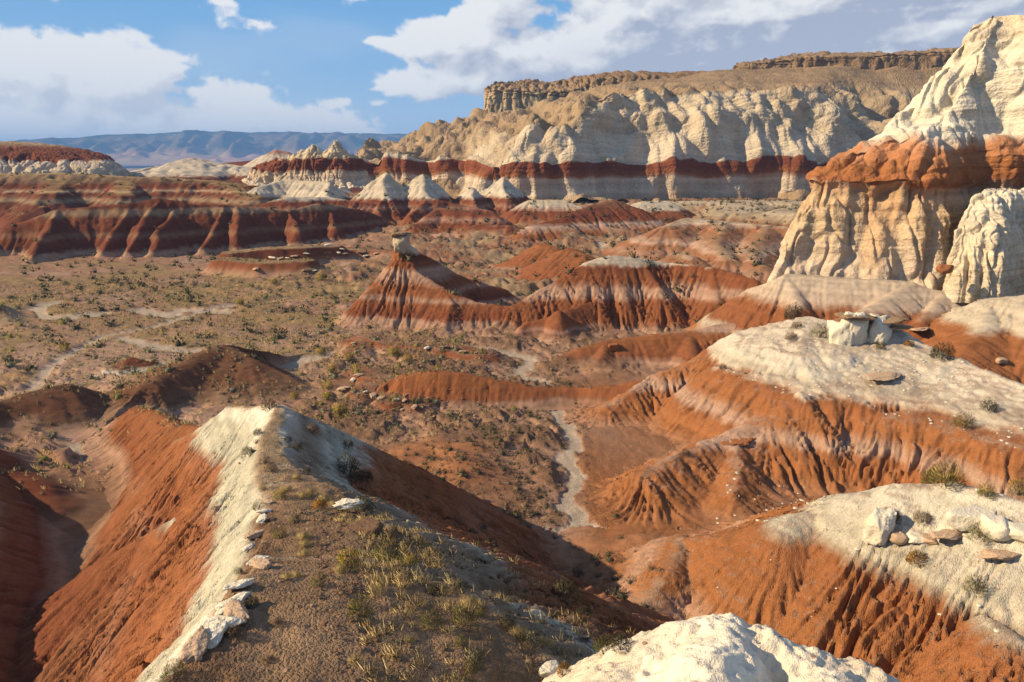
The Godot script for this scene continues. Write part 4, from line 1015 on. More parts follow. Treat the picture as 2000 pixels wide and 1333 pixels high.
	# ---- the tall butte
	var butte_cols := [
		[Vector3(53.1, 0, -123.5), Vector3(54, 14, -124.8), Vector3(55.3, 22.9, -124), Vector3(55.5, 24.7, -124.3), Vector3(58.5, 26.8, -124), Vector3(67.6, 32.6, -124), Vector3(73.5, 45, -124), Vector3(78.5, 48.7, -122)],
		[Vector3(40.5, 2.2, -107.5), Vector3(43, 14.6, -110.8), Vector3(46.7, 23.5, -111), Vector3(46.8, 24.8, -111.3), Vector3(49.7, 26.8, -112), Vector3(58.5, 32, -113), Vector3(66.7, 43, -114), Vector3(72.8, 48.5, -116)],
		[Vector3(33.5, 2.9, -99.5), Vector3(39.1, 15.4, -103.8), Vector3(43.5, 23.8, -105), Vector3(43.6, 24.9, -105.3), Vector3(47.3, 27.3, -107), Vector3(55.7, 31.5, -109), Vector3(64.6, 42.3, -111), Vector3(71, 49.3, -114)],
		[Vector3(35.7, 4.9, -94.5), Vector3(39.3, 15.6, -99.3), Vector3(43.9, 23.4, -101.5), Vector3(44, 24.8, -101.8), Vector3(47.7, 27.9, -104), Vector3(56.5, 32.6, -107.5), Vector3(64.1, 41.6, -109), Vector3(70.4, 48.6, -113)],
		[Vector3(41.4, 5, -92.5), Vector3(43.8, 14.7, -97.3), Vector3(47.9, 23.3, -99), Vector3(48, 24.9, -99.3), Vector3(51.5, 29.9, -103), Vector3(59.4, 33.6, -106), Vector3(64.8, 40.9, -107.5), Vector3(70.6, 48.6, -112)],
		[Vector3(47.6, 4.5, -90.5), Vector3(49.4, 14.2, -95.3), Vector3(52.4, 23.2, -97.2), Vector3(52.4, 25, -97.5), Vector3(55.8, 30.8, -101.5), Vector3(61.1, 33.7, -104.5), Vector3(65.8, 40.3, -106), Vector3(71.4, 49, -111)],
		[Vector3(53.8, 4, -89), Vector3(55.8, 13.7, -93.8), Vector3(57.6, 23, -95.8), Vector3(57.6, 25, -96.1), Vector3(60.2, 31, -100), Vector3(62.8, 33.6, -103), Vector3(67.4, 40.2, -105), Vector3(72.2, 49, -110)],
		[Vector3(58.7, 3.3, -89), Vector3(60.5, 13, -93.8), Vector3(62.1, 22.6, -97.2), Vector3(62.1, 24.6, -97.5), Vector3(65.3, 30.4, -101.5), Vector3(66.3, 32.4, -103), Vector3(70.3, 40.3, -105.5), Vector3(73.7, 49.2, -110)],
		[Vector3(65.3, 2.4, -92.5), Vector3(66.8, 12.5, -97.3), Vector3(67.6, 22, -100.5), Vector3(67.5, 24.4, -100.8), Vector3(69.6, 28.8, -101.5), Vector3(70.7, 32.4, -104), Vector3(72.5, 40.6, -105), Vector3(75, 48.6, -109)],
		[Vector3(71.8, 2.4, -92.5), Vector3(73.4, 12.5, -97.3), Vector3(74.2, 22.1, -100), Vector3(74.1, 24.4, -100.3), Vector3(75.1, 28.6, -100), Vector3(75.9, 32.3, -102), Vector3(76.4, 40.6, -103), Vector3(78.8, 47.7, -107)],
		[Vector3(78.5, 3.2, -89.5), Vector3(80.3, 12.9, -94.3), Vector3(80.1, 22.2, -96.5), Vector3(80, 24.5, -96.8), Vector3(80.2, 28.6, -96.5), Vector3(82.2, 32.2, -99), Vector3(82.7, 40.4, -101), Vector3(85.5, 46.3, -105)],
		[Vector3(88.9, 3.2, -89.5), Vector3(91, 12.9, -94.3), Vector3(90.8, 22.2, -96.5), Vector3(90.6, 24.5, -96.8), Vector3(90.6, 28.6, -96.5), Vector3(92.1, 32.2, -99), Vector3(92.6, 40.4, -101), Vector3(96, 45, -105)]]
	var butte_disp := [[8.0, 0.7, 0.0, 0.5, 0.0], [12.0, 1.3, 0.3, 0.7, 0.15], [23.4, 1.4, 0.4, 0.7, 0.25], [24.2, 0.5, 0.9, 0.35, 0.15], [27.5, 0.7, 1.1, 0.35, 0.3], [30.0, 0.8, 0.8, 0.4, 0.2], [31.5, 0.6, 0.5, 0.6, 0.2], [36.0, 1.3, 0.4, 0.6, 0.2], [46.0, 1.3, 0.4, 0.6, 0.2], [53.0, 0.4, 0.2, 0.5, 0.3]]
	var butte_pal := [[9.0, WHITE], [13.0, WHITE.lerp(PALE_PINK, 0.35)], [18.0, CREAM.lerp(ORANGE, 0.18)], [22.5, CREAM.lerp(ORANGE, 0.4)], [23.9, PALE_PINK.lerp(ORANGE, 0.5)], [24.3, ORANGE.lerp(DEEP, 0.5)], [26.5, ORANGE], [29.6, ORANGE.lerp(PALE_PINK, 0.2)], [31.0, CHALK.lerp(PALE_PINK, 0.35)], [32.0, CHALK], [44.0, CHALK.lerp(CREAM, 0.35)], [50.0, CREAM.lerp(WHITE, 0.3)], [56.0, CREAM]]
	make_loft("butte", "tall cream butte with a knobbly orange band round its waist", butte_cols, 460, [70, 90, 12, 60, 40, 110, 70],
		{"parts": [["lower_wall", 0, 2], ["orange_band", 2, 4], ["upper_dome", 4, 7]], "disp": butte_disp, "ff": 0.13, "kf": 0.4, "facet": 1.5, "fcf": 0.14, "bandw": 1.2, "streak": 0.7, "streak_below": 24.5, "streak_c": ORANGE.lerp(CREAM, 0.4), "pal": butte_pal, "bandn": 0.8, "seed": 71.0, "soft": 3, "lf": 4.0, "big": 1.2}, "butte")
	make_loft("white_fin", "white rock fin leaning on the front of the tall butte", [
		[Vector3(62.4, 8.1, -95), Vector3(62.2, 12, -95.5), Vector3(62.9, 17.4, -96), Vector3(65.2, 22.2, -97), Vector3(67.2, 22.6, -99)],
		[Vector3(58.6, 8.7, -92), Vector3(58.7, 12.9, -92), Vector3(59.6, 18, -93), Vector3(62.5, 22.5, -94.5), Vector3(65.8, 23.3, -97)],
		[Vector3(59.2, 8.8, -89), Vector3(59.2, 13, -89.5), Vector3(60.3, 17.9, -91), Vector3(63.5, 22.9, -93.5), Vector3(67.1, 23.5, -97)],
		[Vector3(62.5, 9.2, -87), Vector3(62.3, 13.3, -87.5), Vector3(63, 18, -89.5), Vector3(64.5, 23, -93), Vector3(68.2, 23.5, -97)],
		[Vector3(67, 8.9, -89), Vector3(66.4, 13, -89.5), Vector3(66.3, 17.9, -91), Vector3(66.4, 22.9, -93.5), Vector3(69.3, 23.5, -97)],
		[Vector3(70.6, 8.5, -91), Vector3(69.8, 12.7, -91.5), Vector3(68.9, 17.4, -92), Vector3(69, 22.7, -94), Vector3(71.4, 23.4, -97)],
		[Vector3(74.1, 8.9, -89), Vector3(73.7, 13, -89.5), Vector3(72.9, 17.6, -90.5), Vector3(72.6, 21.4, -93), Vector3(75.5, 22.6, -97)],
		[Vector3(82.1, 8.5, -91), Vector3(81.6, 12.7, -91.5), Vector3(81.4, 17.4, -92.5), Vector3(81.7, 21.3, -94), Vector3(84, 22.6, -97)]],
		240, [34, 46, 40, 10], {"disp": [[6.0, 0.7, 0.0, 0.5, 0.0], [12.0, 0.9, 0.2, 0.5, 0.1], [26.0, 0.6, 0.1, 0.5, 0.1]], "ff": 0.3, "kf": 0.5, "pal": [[6.0, WHITE], [14.0, CREAM.lerp(WHITE, 0.5)], [26.0, CHALK]], "seed": 81.0, "soft": 3}, "rock fin")
	build_distance()



# ---------- rocks and plants ----------

var stone_white: StandardMaterial3D
var stone_buff: StandardMaterial3D
var stone_brown: StandardMaterial3D
var stone_red: StandardMaterial3D
var stone_cap: StandardMaterial3D
var stone_pale: StandardMaterial3D
var stone_gravel: StandardMaterial3D
var leaf_mat: StandardMaterial3D
var stem_mat: StandardMaterial3D
var rng := RandomNumberGenerator.new()
var rocks := {}
var plants := {}
var strewn: Array = []   # plants and slabs that are told apart by what they stand nearest


func surface_at(x: float, z: float) -> float:
	var y := floor_base(x, z)
	if z > -240.0:
		y -= wash_at(x, z).y
	var g := ground(x, z)
	for s in hills:
		if x > s.lo.x and x < s.hi.x and z > s.lo.y and z < s.hi.y:
			y = maxf(y, hill_at(s, x, z, g).x)
	return y


func stone(c: Color, tile: float, bump: float) -> StandardMaterial3D:
	var m: StandardMaterial3D = rock.duplicate()
	m.vertex_color_use_as_albedo = false
	m.albedo_color = c.linear_to_srgb()
	m.uv1_scale = Vector3.ONE / tile
	m.heightmap_scale = bump
	return m


func rock_mesh(sd: int, size: Vector3, n: int, planes: int, rough: float, boxy := 0.0) -> ArrayMesh:
	# a lump cut by random planes, like a weathered block
	var r := RandomNumberGenerator.new()
	r.seed = 700 + sd
	var cuts: Array = []
	for i in planes:
		var nn := Vector3(r.randf_range(-1, 1), r.randf_range(-0.8, 0.8), r.randf_range(-1, 1)).normalized()
		cuts.append([nn, r.randf_range(0.5, 0.8) + 0.2 * boxy])
	cuts.append([Vector3.UP, r.randf_range(0.45, 0.65)])
	cuts.append([Vector3.DOWN, 0.6])
	var st := SurfaceTool.new()
	st.begin(Mesh.PRIMITIVE_TRIANGLES)
	st.set_smooth_group(0)
	var faces := [[Vector3.RIGHT, Vector3.UP], [Vector3.LEFT, Vector3.UP], [Vector3.UP, Vector3.FORWARD], [Vector3.DOWN, Vector3.FORWARD], [Vector3.BACK, Vector3.UP], [Vector3.FORWARD, Vector3.UP]]
	for f in faces:
		var a: Vector3 = f[0]
		var b: Vector3 = f[1]
		var e := a.cross(b)
		var g: Array = []
		for j in n + 1:
			for i in n + 1:
				var box := a + b * (2.0 * j / n - 1.0) + e * (2.0 * i / n - 1.0)
				var p := box.normalized().lerp(box * 0.72, boxy)
				for q in cuts:
					var d: float = p.dot(q[0]) - q[1]
					if d > 0.0: p -= q[0] * d
				p *= 1.0 + rough * n_mid.get_noise_3d(p.x * 9.0 + sd * 3.0, p.y * 9.0, p.z * 9.0) + 0.5 * rough * n_fine.get_noise_3d(p.x * 6.0 + sd, p.y * 6.0, p.z * 6.0)
				g.append(p * size * 0.72)
		for j in n:
			for i in n:
				var k := j * (n + 1) + i
				for t in [k, k + n + 1, k + 1, k + 1, k + n + 1, k + n + 2]:
					st.add_vertex(g[t])
	st.index()
	st.generate_normals()
	return st.commit()


func rock_of(kind: String, v: int) -> ArrayMesh:
	var key := kind + str(v)
	if not rocks.has(key):
		if kind == "slab":
			rocks[key] = rock_mesh(v, Vector3(1.0, 0.3, 0.75), 10, 9, 0.3, 0.15)
		elif kind == "tower":
			rocks[key] = rock_mesh(60 + v, Vector3(1.0, 1.0, 1.0), 12, 7, 0.22, 0.75)
		elif kind == "block":
			rocks[key] = rock_mesh(20 + v, Vector3(1.0, 0.85, 0.9), 8, 8, 0.14)
		else:
			rocks[key] = rock_mesh(40 + v, Vector3(1.0, 0.7, 0.85), 3, 6, 0.1)
	return rocks[key]


func boulder(called: String, kind: String, v: int, at: Vector3, size: Vector3, yaw: float, mat: Material, label: String, group := "", sunk := 0.2, tilt := 0.0) -> void:
	var o := put(called, rock_of(kind, v), mat)
	o.position = at + Vector3(0, size.y * (0.5 - sunk) * 0.6, 0)
	o.rotation = Vector3(tilt, yaw, tilt * 0.6)
	o.scale = size
	tag(o, label, "rock", group)
	if group: strewn.append(o)


func blades(sd: int, count: int, ln: float, wd: float, high: float, upright: float, inner: float, cols: Array, tip: Color, tips: float) -> ArrayMesh:
	var r := RandomNumberGenerator.new()
	r.seed = 9000 + sd
	var v := PackedVector3Array()
	var nn := PackedVector3Array()
	var c := PackedColorArray()
	var lobes: Array = []
	for i in 5:
		lobes.append(Vector3(r.randf_range(-1, 1), r.randf_range(0, 1), r.randf_range(-1, 1)).normalized() * r.randf_range(0.1, 0.3))
	for i in count:
		var d := Vector3(r.randf_range(-1, 1), r.randf_range(-0.15, 1), r.randf_range(-1, 1)).normalized()
		var bulge := 0.85
		for q in lobes: bulge += maxf(0.0, d.dot(q)) * 0.8
		var rad: float = lerpf(inner, 1.0, sqrt(r.randf())) * bulge
		var p := Vector3(d.x * 0.5 * rad, maxf(d.y, 0.0) * high * rad + 0.02, d.z * 0.5 * rad)
		var dir := (d + Vector3.UP * upright + Vector3(r.randf_range(-1, 1), r.randf_range(-1, 1), r.randf_range(-1, 1)) * 0.45).normalized()
		var side := dir.cross(Vector3(r.randf_range(-1, 1), r.randf_range(-1, 1), r.randf_range(-1, 1))).normalized() * wd * r.randf_range(0.6, 1.3)
		var l: float = ln * r.randf_range(0.6, 1.3)
		var q := p + dir * l
		var col: Color = (cols[0] as Color).lerp(cols[1], r.randf())
		if r.randf() < tips * smoothstep(0.2, 0.8, d.y * rad): col = tip * r.randf_range(0.8, 1.15)
		var nv := (d + Vector3.UP * 0.4).normalized()
		for e in [p - side, p + side, q + side * 0.4, p - side, q + side * 0.4, q - side * 0.4]:
			v.append(e)
			nn.append(nv)
			c.append(col)
	if inner > 0.0 and count < 200:
		# the dense leafy heart of the bush
		for a in 7:
			for b in 2:
				var quad: Array = []
				for e in [[a, b], [a + 1, b], [a, b + 1], [a + 1, b + 1]]:
					var az: float = e[0] * TAU / 7.0
					var el: float = e[1] * PI * 0.25
					var w: float = 1.0 + 0.25 * sin(e[0] * 2.0 * PI * 2.0 / 7.0 + sd)
					quad.append(Vector3(cos(az) * cos(el) * 0.3 * w, sin(el) * high * 0.6, sin(az) * cos(el) * 0.3 * w))
				for e in [quad[0], quad[1], quad[2], quad[1], quad[3], quad[2]]:
					v.append(e)
					nn.append((e + Vector3.UP * 0.05).normalized())
					c.append((cols[0] as Color).lerp(cols[1], 0.35))
	var arr := []
	arr.resize(Mesh.ARRAY_MAX)
	arr[Mesh.ARRAY_VERTEX] = v
	arr[Mesh.ARRAY_NORMAL] = nn
	arr[Mesh.ARRAY_COLOR] = c
	var m := ArrayMesh.new()
	m.add_surface_from_arrays(Mesh.PRIMITIVE_TRIANGLES, arr)
	return m


func twigs(sd: int, count: int, high: float) -> ArrayMesh:
	var r := RandomNumberGenerator.new()
	r.seed = 500 + sd
	var st := SurfaceTool.new()
	st.begin(Mesh.PRIMITIVE_TRIANGLES)
	st.set_smooth_group(0)
	for i in count:
		var a := r.randf() * TAU
		var p := Vector3(cos(a), 0, sin(a)) * 0.05 + Vector3(0, -0.06, 0)
		var e := Vector3(cos(a) * r.randf_range(0.15, 0.42), high * r.randf_range(0.55, 1.0), sin(a) * r.randf_range(0.15, 0.42))
		var m := p.lerp(e, 0.5) + Vector3(r.randf_range(-0.06, 0.06), 0.03, r.randf_range(-0.06, 0.06))
		var ring: Array = []
		for k in 3:
			var q: Vector3 = [p, m, e][k]
			var w: float = [0.022, 0.014, 0.005][k]
			var tri: Array = []
			for t in 3:
				tri.append(q + Vector3(cos(t * TAU / 3.0), 0.0, sin(t * TAU / 3.0)) * w)
			ring.append(tri)
		for k in 2:
			for t in 3:
				var u := (t + 1) % 3
				for x in [ring[k][t], ring[k + 1][t], ring[k][u], ring[k][u], ring[k + 1][t], ring[k + 1][u]]:
					st.add_vertex(x)
	st.index()
	st.generate_normals()
	return st.commit()


const KINDS := {  # blade length, width, height, upright, inner, colours, tip colour, share of tips
	"sagebrush": [0.13, 0.020, 0.62, 0.5, 0.35, Color(0.13, 0.13, 0.08), Color(0.25, 0.24, 0.165), Color(0.28, 0.25, 0.14), 0.25],
	"dark_shrub": [0.12, 0.018, 0.68, 0.4, 0.3, Color(0.05, 0.05, 0.03), Color(0.11, 0.105, 0.06), Color(0.16, 0.135, 0.075), 0.2],
	"green_shrub": [0.15, 0.010, 0.7, 1.0, 0.2, Color(0.075, 0.085, 0.025), Color(0.17, 0.17, 0.055), Color(0.28, 0.22, 0.06), 0.3],
	"rabbitbrush": [0.13, 0.013, 0.72, 0.9, 0.25, Color(0.13, 0.14, 0.04), Color(0.24, 0.225, 0.06), Color(0.45, 0.33, 0.045), 0.8],
	"dry_shrub": [0.14, 0.014, 0.55, 0.5, 0.3, Color(0.14, 0.095, 0.06), Color(0.27, 0.2, 0.135), Color(0.36, 0.28, 0.2), 0.4],
	"rust_shrub": [0.12, 0.02, 0.6, 0.5, 0.3, Color(0.22, 0.10, 0.02), Color(0.36, 0.19, 0.035), Color(0.42, 0.26, 0.05), 0.5],
	"grass_tuft": [0.36, 0.006, 0.22, 0.9, 0.0, Color(0.36, 0.27, 0.12), Color(0.58, 0.46, 0.23), Color(0.62, 0.52, 0.28), 0.5]}


func plant_mesh(kind: String, v: int, count: int) -> ArrayMesh:
	var key := "%s %d %d" % [kind, v, count]
	if not plants.has(key):
		var k: Array = KINDS[kind]
		var wide := sqrt(420.0 / count)
		plants[key] = blades(hash(kind) % 997 + v * 13 + count, count, k[0] * (1.0 + 0.25 * (wide - 1.0)), k[1] * wide, k[2], k[3], k[4], [k[5], k[6]], k[7], k[8])
	return plants[key]


func plant(kind: String, at: Vector3, size: float, label: String, group := "", detail := 1100, high := 1.0) -> void:
	if group == "": size *= 0.86
	var v := rng.randi() % 3
	var cat_name := "grass tuft" if kind == "grass_tuft" else "shrub"
	if detail < 200:
		var f := put(kind, plant_mesh(kind, v, detail), leaf_mat)
		f.position = at
		f.rotation.y = rng.randf() * TAU
		f.scale = Vector3(size, size * high, size)
		tag(f, label, cat_name, group)
		return
	var o := Node3D.new()
	o.name = numbered(kind)
	add_child(o)
	o.position = at
	o.rotation.y = rng.randf() * TAU
	o.scale = Vector3(size, size * high, size)
	tag(o, label, cat_name, group)
	put("foliage", plant_mesh(kind, v, detail), leaf_mat, o)
	if kind != "grass_tuft":
		var key := "twigs%d" % v
		if not plants.has(key): plants[key] = twigs(v, 9, 0.55)
		put("stems", plants[key], stem_mat, o)


func scatter(kind: String, n: int, az0: float, az1: float, r0: float, r1: float, size0: float, size1: float, label: String, group: String, detail: int, clump := 0.0, most := 0.6, stand := 9.0) -> void:
	# plants of one look, each its own object, thrown over a sector of ground
	var done := 0
	for tries in n * 12:
		if done >= n: return
		var a := deg_to_rad(rng.randf_range(az0, az1))
		var r := sqrt(rng.randf_range(r0 * r0, r1 * r1))
		var x := r * sin(a)
		var z := -r * cos(a)
		if n_patch.get_noise_2d(x * 2.0 + 40.0, z * 2.0) < clump - 0.3 * rng.randf(): continue
		if wash_at(x, z).x > 0.1: continue
		var y := surface_at(x, z)
		if y - floor_base(x, z) > stand: continue
		var slope := maxf(absf(surface_at(x + 0.4, z) - y), absf(surface_at(x, z + 0.4) - y)) / 0.4
		if slope > most: continue
		if not in_view(Vector3(x, y, z), 1.05): continue
		plant(kind, Vector3(x, y - 0.03, z), lerpf(size0, size1, pow(rng.randf(), 2.0)), label, group, detail, rng.randf_range(0.7, 1.1))
		strewn.append(get_child(get_child_count() - 1))
		done += 1


func cover(called: String, label: String, m: Mesh, mat: Material, n: int, az0: float, az1: float, r0: float, r1: float, size0: float, size1: float, clump: float, most: float, category: String) -> void:
	# what nobody could count: one object
	var at: Array[Transform3D] = []
	for tries in n * 6:
		if at.size() >= n: break
		var a := deg_to_rad(rng.randf_range(az0, az1))
		var r := sqrt(rng.randf_range(r0 * r0, r1 * r1))
		var x := r * sin(a)
		var z := -r * cos(a)
		if n_patch.get_noise_2d(x * 1.6 + 40.0, z * 1.6) < clump - 0.4 * rng.randf(): continue
		var y := surface_at(x, z)
		if not in_view(Vector3(x, y, z), 1.1): continue
		if z > -240.0 and wash_at(x, z).x > 0.05: continue
		var slope := maxf(absf(surface_at(x + 0.4, z) - y), absf(surface_at(x, z + 0.4) - y)) / 0.4
		if slope > most: continue
		var s := rng.randf_range(size0, size1)
		at.append(Transform3D(Basis(Vector3.UP, rng.randf() * TAU).scaled(Vector3(s, s * rng.randf_range(0.7, 1.1), s)), Vector3(x, y - 0.02, z)))
	var mm := MultiMesh.new()
	mm.transform_format = MultiMesh.TRANSFORM_3D
	mm.mesh = m
	mm.instance_count = at.size()
	for i in at.size():
		mm.set_instance_transform(i, at[i])
	var o := MultiMeshInstance3D.new()
	o.name = numbered(called)
	o.multimesh = mm
	o.material_override = mat
	add_child(o)
	tag(o, label, category, "", "stuff")


func pile(called: String, at: Vector3, label: String, category: String, parts: Array) -> void:
	# a standing rock of several beds: [part name, mesh kind, variant, offset, size, yaw, material]
	var o := Node3D.new()
	o.name = numbered(called)
	add_child(o)
	o.position = at
	tag(o, label, category)
	for p in parts:
		var m := put(p[0], rock_of(p[1], p[2]), p[6], o)
		m.position = p[3]
		m.scale = p[4]
		m.rotation = Vector3(0.0, p[5], p[7] if p.size() > 7 else 0.0)


func name_strewn(marks: Array) -> void:
	# the first few of a kind by a landmark say how near they are to it; the rest there share a label
	var near := {}
	for o in strewn:
		var best := 1e9
		var mark := ""
		for m in marks:
			var q: Vector3 = m[1]
			var d := Vector2(q.x - o.position.x, q.z - o.position.z).length()
			if d < best:
				best = d
				mark = m[0]
		var kind: String = LOOKS.get(String(o.name).rstrip("0123456789").trim_suffix("_"), "plant")
		var key := kind + "|" + mark
		if not near.has(key): near[key] = []
		near[key].append([best, o])
	for key in near:
		var list: Array = near[key]
		list.sort_custom(func(a, b): return a[0] < b[0])
		var kind: String = key.get_slice("|", 0)
		var mark: String = key.get_slice("|", 1)
		for i in list.size():
			var o: Node3D = list[i][1]
			if list.size() == 1:
				o.set_meta("label", "the only %s near %s" % [kind, mark])
			elif i < 9:
				o.set_meta("label", "%s %s to %s" % [kind, ["nearest", "second nearest", "third nearest", "fourth nearest", "fifth nearest", "sixth nearest", "seventh nearest", "eighth nearest", "ninth nearest"][i], mark])
			else:
				o.set_meta("label", "%s scattered farther out round %s" % [kind, mark])
				o.set_meta("group", "%s farther out round %s" % [kind, mark])


const LOOKS := {"sagebrush": "grey-green sagebrush", "dark_shrub": "small dark bush", "green_shrub": "olive bush", "rabbitbrush": "small yellow-green bush", "dry_shrub": "dry grey bush", "rust_shrub": "rusty bush", "grass_tuft": "straw grass tuft", "rock_slab": "pale broken slab"}


func build_things() -> void:
	rng.seed = 4242
	stone_white = stone(CHALK, 3.0, 5.0)
	stone_buff = stone(PALE_PINK.lerp(BUFF, 0.5), 3.0, 5.0)
	stone_brown = stone(BROWN, 3.0, 4.0)
	stone_red = stone(ORANGE.lerp(RED, 0.5), 3.0, 5.0)
	stone_gravel = stone(PALE_PINK.lerp(BROWN, 0.55), 3.0, 3.0)
	stone_pale = stone(WHITE.lerp(BUFF, 0.45), 3.0, 6.0)
	stone_cap = stone(BUFF.lerp(BROWN, 0.6), 3.0, 4.0)
	leaf_mat = StandardMaterial3D.new()
	leaf_mat.vertex_color_use_as_albedo = true
	leaf_mat.roughness = 0.85
	leaf_mat.metallic_specular = 0.2
	leaf_mat.cull_mode = BaseMaterial3D.CULL_DISABLED
	leaf_mat.backlight_enabled = true
	leaf_mat.backlight = Color(0.35, 0.33, 0.2)
	stem_mat = StandardMaterial3D.new()
	stem_mat.albedo_color = Color(0.13, 0.09, 0.06).linear_to_srgb()
	stem_mat.roughness = 0.95

	# ---- standing rocks
	pile("rock_pillar", Vector3(-19.7, 10.7, -121.5), "pale rock pillar with dark cap on the pointed red hill", "rock pillar", [
		["pale_block", "tower", 0, Vector3(0.1, 2.1, 0), Vector3(2.5, 3.5, 2.7), 0.15, stone_pale], ["pale_shoulder", "block", 5, Vector3(1.3, 0.9, -0.3), Vector3(2.6, 2.2, 2.6), 0.5, stone_pale], ["cap_slab", "slab", 1, Vector3(0.3, 3.75, 0), Vector3(3.0, 3.4, 3.0), 0.5, stone_cap],
		["red_neck", "tower", 2, Vector3(-0.2, -0.6, 0.5), Vector3(2.2, 3.8, 2.3), 1.1, stone_red], ["pale_column", "tower", 3, Vector3(-0.4, -3.8, 1.9), Vector3(2.1, 4.6, 2.0), 2.0, stone_buff]])
	pile("toadstool_rock", Vector3(34.48, 9.26, -67.12), "cream toadstool rock with broad flat brown cap on the white hilltop", "toadstool rock", [
		["pedestal", "tower", 1, Vector3(0.2, 1.1, -0.3), Vector3(2.0, 4.2, 2.0), 0.4, stone_white], ["side_lobe", "tower", 4, Vector3(-1.0, 0.7, -0.4), Vector3(2.0, 3.0, 2.0), 1.3, stone_white, -0.15],
		["cap_slab", "slab", 0, Vector3(0.5, 2.55, -0.3), Vector3(3.2, 1.5, 3.0), 0.2, stone_cap, -0.06]])
	pile("toadstool_rock", Vector3(37.36, 9.64, -67.44), "lower leaning toadstool rock with thin tilted cap beside the taller one", "toadstool rock", [
		["pedestal", "tower", 5, Vector3(0.1, 0.75, -0.3), Vector3(2.6, 3.0, 2.0), 0.9, stone_white, -0.12], ["cap_slab", "slab", 2, Vector3(0.5, 1.8, -0.3), Vector3(3.6, 1.2, 2.8), 2.9, stone_cap, -0.16], ["ledge", "slab", 3, Vector3(2.3, 1.0, -0.5), Vector3(2.6, 1.0, 1.8), 0.3, stone_cap, -0.1]])
	boulder("rock_slab", "slab", 4, Vector3(34.74, 7.34, -60.6), Vector3(2.7, 1.3, 1.9), 0.25, stone_buff, "wide overhanging pink slab halfway down the white hilltop", "", 0.0, 0.1)
	boulder("rock_slab", "slab", 5, Vector3(51.47, 5.83, -83.96), Vector3(3.0, 1.4, 2.2), 0.9, stone_buff, "tilted pink slab propped past the two toadstool rocks", "", -0.2, -0.2)
	boulder("rock_slab", "slab", 0, Vector3(19.86, 3.15, -56.48), Vector3(2.6, 1.3, 2.0), 0.1, stone_red, "flat reddish slab capping the white knoll above the wash", "", 0.75, 0.1)
	boulder("boulder", "block", 2, Vector3(54.13, 5.58, -72.18), Vector3(1.2, 0.8, 1.0), 0.5, stone_buff, "lone pink boulder near the edge of the white hilltop", "", 0.2)
	boulder("boulder", "tower", 0, Vector3(20.02, 7.23, -33.38), Vector3(1.3, 1.9, 1.1), 0.6, stone_white, "upright white boulder at the edge of the white cap", "", 0.05)
	boulder("boulder", "block", 3, Vector3(20.76, 7.36, -32.99), Vector3(1.0, 0.75, 0.9), 1.6, stone_buff, "squat pink boulder tucked beside the upright white boulder")
	boulder("boulder", "block", 4, Vector3(21.48, 7.5, -32.44), Vector3(0.95, 0.6, 0.8), 2.2, stone_white, "low white boulder below the rust-coloured bush on the white cap")
	boulder("boulder", "block", 5, Vector3(22.14, 7.54, -32.18), Vector3(0.8, 0.55, 0.8), 0.2, stone_buff, "small pink boulder between the low white boulder and a ledge slab")
	boulder("rock_slab", "slab", 1, Vector3(22.72, 7.86, -31.79), Vector3(1.5, 1.2, 1.1), 0.2, stone_buff, "ledge slab at the end of the short row of pink boulders", "", 0.0, 0.06)
	boulder("boulder", "block", 1, Vector3(24.1, 8.7, -32.17), Vector3(2.2, 1.2, 1.4), 0.2, stone_white, "long cream boulder in the row of rounded rocks under the gravel bank")
	boulder("boulder", "block", 3, Vector3(24.87, 8.8, -31.37), Vector3(1.6, 1.3, 1.3), 1.0, stone_white, "round cream boulder in the middle of the row under the gravel bank")
	boulder("boulder", "block", 5, Vector3(25.37, 8.85, -30.71), Vector3(1.3, 1.1, 1.2), 2.0, stone_white, "cream boulder at the end of the row by the frame edge")
	boulder("rock_slab", "slab", 2, Vector3(24.21, 7.98, -29.93), Vector3(1.7, 1.2, 1.1), 0.1, stone_buff, "single flat pink slab lying on the gravel slope")
	boulder("boulder", "block", 4, Vector3(55.6, 13.4, -87.5), Vector3(1.9, 1.6, 1.6), 0.4, stone_red, "orange boulder lodged between the butte and the white fin")
	boulder("boulder", "block", 1, Vector3(14, 2.03, -90.9), Vector3(1.4, 1.2, 1.1), 0.8, stone_red, "square red boulder at the foot of the red cones")
	boulder("boulder", "block", 2, Vector3(0.76, 17.2, -11.35), Vector3(0.4, 0.34, 0.3), 0.7, stone_white, "whitish boulder among dry grass near the white rock")
	boulder("rock_slab", "slab", 3, Vector3(-5.72, 15.17, -21.53), Vector3(0.75, 0.7, 0.5), 0.1, stone_white, "thin white ledge slab jutting over the shaded side of the near ridge", "", -0.2)
	boulder("boulder", "block", 0, Vector3(-4.62, 16.12, -18.56), Vector3(1.0, 0.5, 0.8), 0.6, stone_brown, "brown crumbling outcrop under the thin white ledge slab", "", 0.35)
	var k := 0
	for p in [Vector3(-8.79, 15.08, -22.26), Vector3(-8.31, 15.55, -20.74), Vector3(-8.04, 15.79, -19.77), Vector3(-7.82, 15.95, -18.53), Vector3(-7.72, 15.99, -17.84), Vector3(-6.07, 17.72, -14.46), Vector3(-5.69, 18.09, -13.65), Vector3(-5.47, 18.68, -12.04), Vector3(-5.26, 18.86, -11.16), Vector3(-5.03, 18.91, -10.82), Vector3(-5.13, 18.94, -10.51), Vector3(-5.22, 18.95, -10.18), Vector3(-5.31, 19.02, -9.79)]:
		var w := rng.randf_range(0.35, 0.6)
		boulder("rock_slab", "slab", k % 6, p, Vector3(w, w * 0.9, w * 0.7), rng.randf() * 3.0, stone_white if k % 3 else stone_buff, "pale broken slab on the white lip of the near ridge", "slabs along the lip of the near ridge", 0.15, rng.randf_range(-0.15, 0.15))
		k += 1
